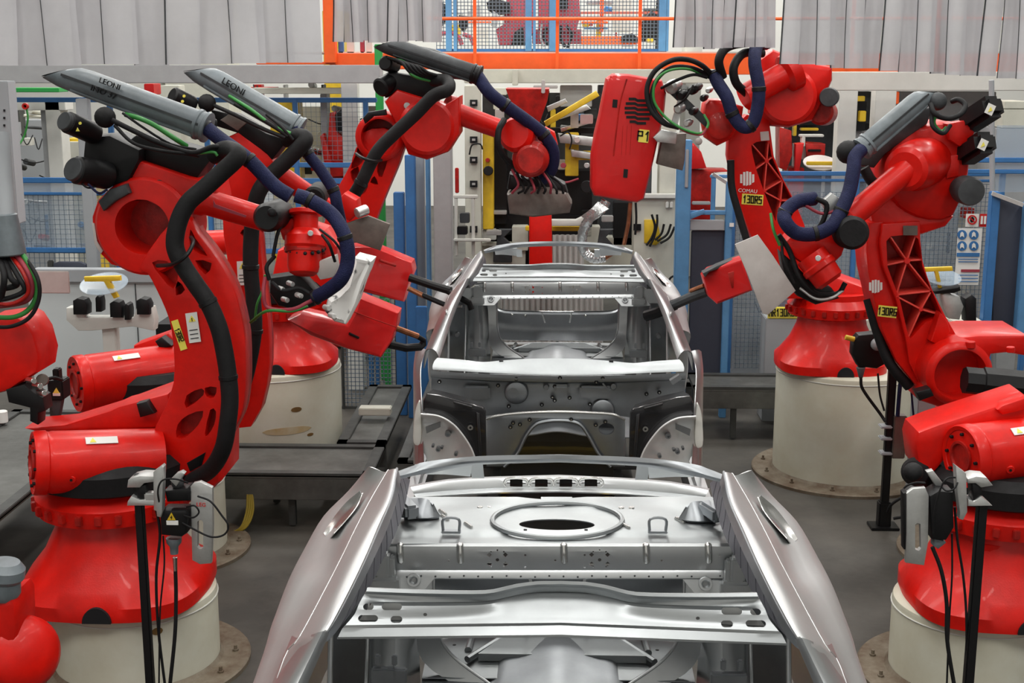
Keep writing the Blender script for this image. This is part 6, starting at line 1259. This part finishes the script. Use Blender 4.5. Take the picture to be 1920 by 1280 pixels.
t = thing('gun_stand', 'cream stand with black clamps behind the ribbed right robot arm', 'stand', flr(1810, 10.8)); obj('cabinet', bx(1780, 602, 1838, 760, 10.8, .3), 'crm', t)
obj('tee_handle', B().poly([(1733,502),(1786,500),(1787,508),(1760,509),(1769,549),(1763,551),(1753,509),(1734,510)], 10.6, .04, .006), 'yel', t); obj('round_plate', B().lathe(P(1768, 520, 10.68), (0, -.35, 1), [(0, R(34, 10.6)), (.006, R(34, 10.6))], 28), 'glz', t)
obj('clamp', B().poly([(1764,552),(1776,548),(1800,556),(1808,575),(1800,600),(1780,598),(1770,580)], 10.6, .15, .02), 'alu', t); obj('clamp', B().poly([(1810,560),(1822,552),(1832,560),(1832,602),(1812,604)], 10.6, .15, .02), 'blk', t); obj('seat', B().poly([(1748,545),(1800,535),(1803,545),(1790,550),(1755,552)], 10.55, .1, .02), 'blk', t)
t = thing('crate', 'blue-grey box with a yellow lettered plate behind the pale spatter shield', 'box', flr(1468, 12.05))
obj('body', bxf(1436, 597, 1500, 12.05, .3), 'gpn', t); o = obj('number_plate', bx(1440, 576, 1498, 598, 12.05, .03), 'ygl', t); block('MR130R05', 1469, 586, 12.03, 12.8, 0, 'blk', o, 0.6)
single('bench_cabinet', bxf(1600, 600, 1660, 12.05, .3), 'crm', 'small cream box behind the black sensor on the drum robot', 'box')
single('steel_box', bxf(1722, 745, 1770, 9.5, .2), 'gpn', 'grey steel box behind the ribbed robot shoulder', 'box')
# --- camera stands
def stand(name, label, px, Y, ytop, w, yb, sgn, plate=True):
    t = thing(name, label, 'sensor stand', V((P(px, yb, Y).x, Y, 0)))
    x = P(px, yb, Y).x; zt = P(px, ytop, Y).z
    obj('post', B().box((x, Y, zt / 2), (R(w, Y), R(w, Y), zt), b=.006), 'blk', t); obj('base_plate', B().box((x, Y, .01), (.2, .16, .02), b=.004), 'blk', t)
    return t
t = stand('sensor_stand', 'black square post with laser sensor and bracket in front of the left robot base', 265, 5.9, 888, 17, 1000, 1)
Y = 5.85
b = B()
br = obj('clamp_block', B().poly([(246,896),(262,892),(288,893),(290,903),(270,906),(262,914),(238,914),(240,900)], Y, .1, .004), 'alu', t)
obj('clamp_block', B().poly([(246,930),(262,937),(290,936),(300,948),(288,948),(238,948),(239,940)], Y, .1, .004), 'alu', t); obj('knuckle', B().poly([(256,910),(274,908),(276,937),(256,940)], Y + .01, .08, .01), 'blk', t)
obj('mount_plate', B().poly([(287,885),(303,873),(306,876),(304,960),(301,970),(294,968),(293,958),(288,956)], Y - .02, .05, .004), 'alu', t); obj('mount_arm', bx(270, 925, 296, 940, Y, .05), 'alu', t)
obj('sensor_body', B().poly([(308,920),(352,914),(358,922),(356,940),(312,942)], Y + .02, .1, .015), 'blk', t)
hb = obj('sensor_housing', B().poly([(299,962),(305,957),(348,957),(352,964),(350,1000),(340,1007),(302,1003)], Y, .11, .01), 'blk', t)
obj('warning_triangle', B().poly([(321,961),(329,975),(313,975)], Y - .006, .004, 0), 'yel', hb); obj('bolt_symbol', B().poly([(321,966),(323,970),(321,970),(322,974),(319,969),(321,969)], Y - .01, .003, 0), 'blk', hb); obj('warning_label', bx(312, 976, 334, 984, Y - .006, .004, 0), 'lab', hb)
obj('nozzle', B().lathe(P(326, 1008, Y + .05), P(327, 1045, Y + .05) - P(326, 1008, Y + .05), [(0, R(16, Y)), (R(10, Y), R(15, Y)), (R(18, Y), R(9, Y)), (R(34, Y), R(8, Y))], 20), 'gry', t); obj('cable_gland', B().cyl(P(328, 1044, Y + .05), P(329, 1070, Y + .05), R(5, Y), R(4, Y), 12), 'chr', t)
al = obj('slotted_plate', B().poly([(357,912),(362,906),(375,903),(398,914),(399,990),(396,1056),(375,1058),(360,1050)], Y + .03, .03, .004, holes=[[(370,978),(373,975),(378,975),(381,979),(381,1025),(378,1029),(373,1029),(370,1025)]]), 'alu', t, 'slotted aluminium plate'); txt('LEG', 377, 946, Y + .028, 8, -3, 'redp', al)
obj('reflector_head', B().ball(P(333, 905, Y + .06), R(13, Y), 18), 'dgr', t); obj('head_bracket', B().poly([(318,900),(330,888),(340,884),(346,888),(330,912)], Y + .02, .04, .004), 'alu', t)
cables([([(300,950,Y),(296,920,Y - .05),(305,900,Y - .05),(330,898,Y - .05),(352,905,Y)], 1.8, 'rub'), ([(350,950,Y),(365,948,Y - .04),(373,960,Y - .04),(362,970,Y - .04),(345,966,Y)], 1.8, 'rub'), ([(371,930,Y),(395,940,Y - .04),(415,965,Y - .04),(428,985,Y - .04),(420,1002,Y - .04),(395,1006,Y - .04),(360,990,Y - .02),(342,980,Y)], 2, 'rub'), ([(290,940,Y + .05),(300,1000,Y + .05),(293,1080,Y + .06),(297,1180,Y + .06),(310,1290,Y + .06)], 3, 'rub'), ([(306,1004,Y + .05),(308,1060,Y + .05),(300,1150,Y + .05),(298,1290,Y + .05)], 1.8, 'rub'), ([(329,1068,Y + .05),(330,1120,Y + .05),(328,1190,Y + .04),(318,1290,Y + .04)], 4, 'rub')], t)
t = stand('sensor_stand', 'black square post with slotted plate and sensor in front of the right robot base', 1829, 5.9, 935, 19, 1100, -1)
obj('clamp_block', B().poly([(1815,898),(1830,893),(1850,895),(1862,910),(1840,914),(1830,906),(1815,906)], Y, .1, .004), 'alu', t); obj('clamp_block', B().poly([(1815,935),(1826,940),(1840,930),(1861,948),(1815,949)], Y, .1, .004), 'alu', t)
obj('knuckle', B().poly([(1822,905),(1842,908),(1842,938),(1824,942)], Y + .01, .08, .01), 'blk', t); obj('mount_plate', B().poly([(1792,873),(1812,888),(1814,960),(1806,975),(1799,973),(1800,962),(1794,915)], Y - .02, .05, .004), 'alu', t)
obj('slotted_plate', B().poly([(1700,925),(1712,916),(1735,914),(1742,930),(1740,1020),(1733,1060),(1698,1055),(1700,1000)], Y + .03, .03, .004, holes=[[(1716,983),(1720,980),(1726,982),(1727,1028),(1723,1032),(1716,1030)]]), 'alu', t, 'slotted aluminium plate'); obj('edge_cover', B().poly([(1694,925),(1701,922),(1700,1030),(1695,1030)], Y + .04, .06, .004), 'blk', t)
obj('sensor_housing', B().poly([(1743,930),(1760,920),(1788,922),(1790,990),(1775,1014),(1748,1012)], Y + .02, .12, .015), 'blk', t); obj('reflector_head', B().ball(P(1712, 885, Y + .2), R(20, Y), 18), 'rub', t); obj('head_bracket', B().poly([(1738,885),(1750,882),(1770,908),(1758,916)], Y + .1, .04, .004), 'alu', t)
obj('nozzle', B().poly([(1752,1010),(1772,1014),(1775,1018),(1760,1030),(1750,1024)], Y + .04, .06, .01), 'gry', t)
cables([([(1795,895,Y),(1775,897,Y - .03),(1762,920,Y - .03),(1752,960,Y - .02),(1750,1000,Y)], 1.8, 'rub'), ([(1800,892,Y),(1790,915,Y - .03),(1775,920,Y - .02),(1765,912,Y)], 1.8, 'rub'), ([(1790,950,Y + .05),(1795,1010,Y + .05),(1806,1080,Y + .05),(1812,1160,Y + .05),(1812,1290,Y + .05)], 2.6, 'rub'), ([(1785,1000,Y + .06),(1785,1080,Y + .06),(1780,1160,Y + .06),(1775,1290,Y + .06)], 2, 'rub'), ([(1748,1025,Y + .05),(1765,1070,Y + .04),(1775,1130,Y + .04),(1776,1200,Y + .04),(1790,1290,Y + .04)], 4, 'rub'), ([(1735,905,Y + .05),(1715,905,Y + .08),(1695,915,Y + .1),(1690,940,Y + .1),(1692,960,Y + .1)], 2, 'rub')], t)
t = stand('sensor_stand', 'black floor post with sensor and grey box beside the tall right drum', 1661, 9.2, 640, 15, 900, 1)
Y = 9.15
obj('sensor_body', B().poly([(1600,640),(1610,628),(1640,625),(1664,640),(1666,680),(1645,692),(1610,688),(1598,665)], Y, .12, .02), 'blk', t); obj('reflector_head', B().ball(P(1645, 645, Y), R(13, Y), 16), 'gbm', t); obj('yellow_plug', B().pc((1585, 632, Y), (1602, 636, Y), 5, n=12), 'yel', t); obj('nozzle', B().pc((1614, 688, Y + .03), (1614, 708, Y + .03), 9, 4, n=12), 'gry', t)
obj('junction_box', bx(1675, 780, 1699, 860, Y, .08), 'tan', t)
obj('post_foot', B().box((P(1661, 900, 9.2).x, 9.2, .1), (.09, .09, .2), b=.01), 'blk', t)
cables([([(1614,708,Y),(1618,730,Y),(1650,775,Y),(1660,790,Y - .03)], 3, 'rub'), ([(1646,700,Y),(1650,740,Y),(1658,770,Y - .02)], 2, 'rub'), ([(1690,700,Y),(1686,740,Y),(1683,780,Y)], 4, 'blu'), ([(1708,725,Y),(1712,770,Y + .02),(1718,830,Y + .05)], 2, 'blu'), ([(1664,960,Y - .05),(1672,945,Y - .08),(1698,930,Y - .1),(1710,940,Y - .08),(1700,965,Y - .08),(1675,972,Y - .06)], 3, 'rub')], t)
for y in (800, 822, 850): obj('cable_tie', bx(1652, y, 1674, y + 4, Y - .02, .1), 'gpn', t)
# --- strip curtains
def curtain(label, x0, x1, Y, bot, n, zt=4.3, wav=0, ov=1.12, seed=1):
    rnd = random.Random(seed); t = thing('strip_curtain', label, 'strip curtain', P((x0 + x1) / 2, bot, Y))
    w = (x1 - x0) / n
    for i in range(n):
        a, c = x0 + i * w, x0 + (i + 1) * w * 1; yb = bot + (i / n) * wav + rnd.uniform(-2, 2)
        Yi = Y + .03 * (i % 2) + rnd.uniform(0, .01)
        pa, pc = P(a, yb, Yi), P(c + w * (ov - 1), yb, Yi)
        rows = []
        for k in range(9):
            f = k / 8; z = pa.z + (zt - pa.z) * f; sh = .012 * math.sin(f * 3 + i)
            rows.append([V((pa.x + (pc.x - pa.x) * u + sh, Yi + .018 * math.sin(u * PI) * (1 if i % 2 else -1) + .01 * math.sin(f * 5 + i * 1.7), z)) for u in (0, .25, .5, .75, 1)])
        st = obj('strip', B().sheet(rows, .003, sub=0), 'pvc', t, ang=80)
        obj('strip_edge', B().tube([r[0] + V((0, -.004, 0)) for r in rows], .0022 * Y / 6 * (1.6 if i % 3 == 0 else .8), 6, 0), 'dgr', st)
    a, c = P(x0, bot, Y), P(x1, bot, Y); obj('hanging_rail', B().box(((a.x + c.x) / 2, Y, zt), (c.x - a.x, .08, .06)), 'alu', t)
    return t
curtain('clear grey strip curtain hanging at top left over the robot guides', -30, 601, 6.0, 124, 11, wav=-8, seed=3)
curtain('smoke-stained strip curtain above the back left robot head', 625, 830, 9.0, 78, 12, wav=0, seed=5)
curtain('thin clear strip curtain above the back right robot hoses', 1262, 1450, 9.4, 90, 10, seed=8)
curtain('wide milky strip curtain at top right over the robots', 1462, 1960, 6.2, 120, 16, wav=32, seed=9)
# ================= camera, light, world
cam = bpy.data.cameras.new('camera'); co_ = bpy.data.objects.new('camera', cam); C.objects.link(co_)
cam.sensor_width = 36; cam.lens = F / 1920 * 36; cam.clip_end = 200
co_.location = (0, 0, H); co_.rotation_euler = (PI / 2 - PIT, 0, YAW); sc.camera = co_
w = bpy.data.worlds.new('world'); sc.world = w; w.use_nodes = True
w.node_tree.nodes['Background'].inputs[0].default_value = (.9, .95, 1, 1); w.node_tree.nodes['Background'].inputs[1].default_value = .5
sc.view_settings.view_transform = 'Standard'; sc.view_settings.look = 'None'; sc.view_settings.gamma = 1; sc.view_settings.exposure = 0.12
sc.cycles.use_denoising = True; sc.cycles.max_bounces = 6; sc.cycles.transparent_max_bounces = 24
sc.cycles.sample_clamp_indirect = 6
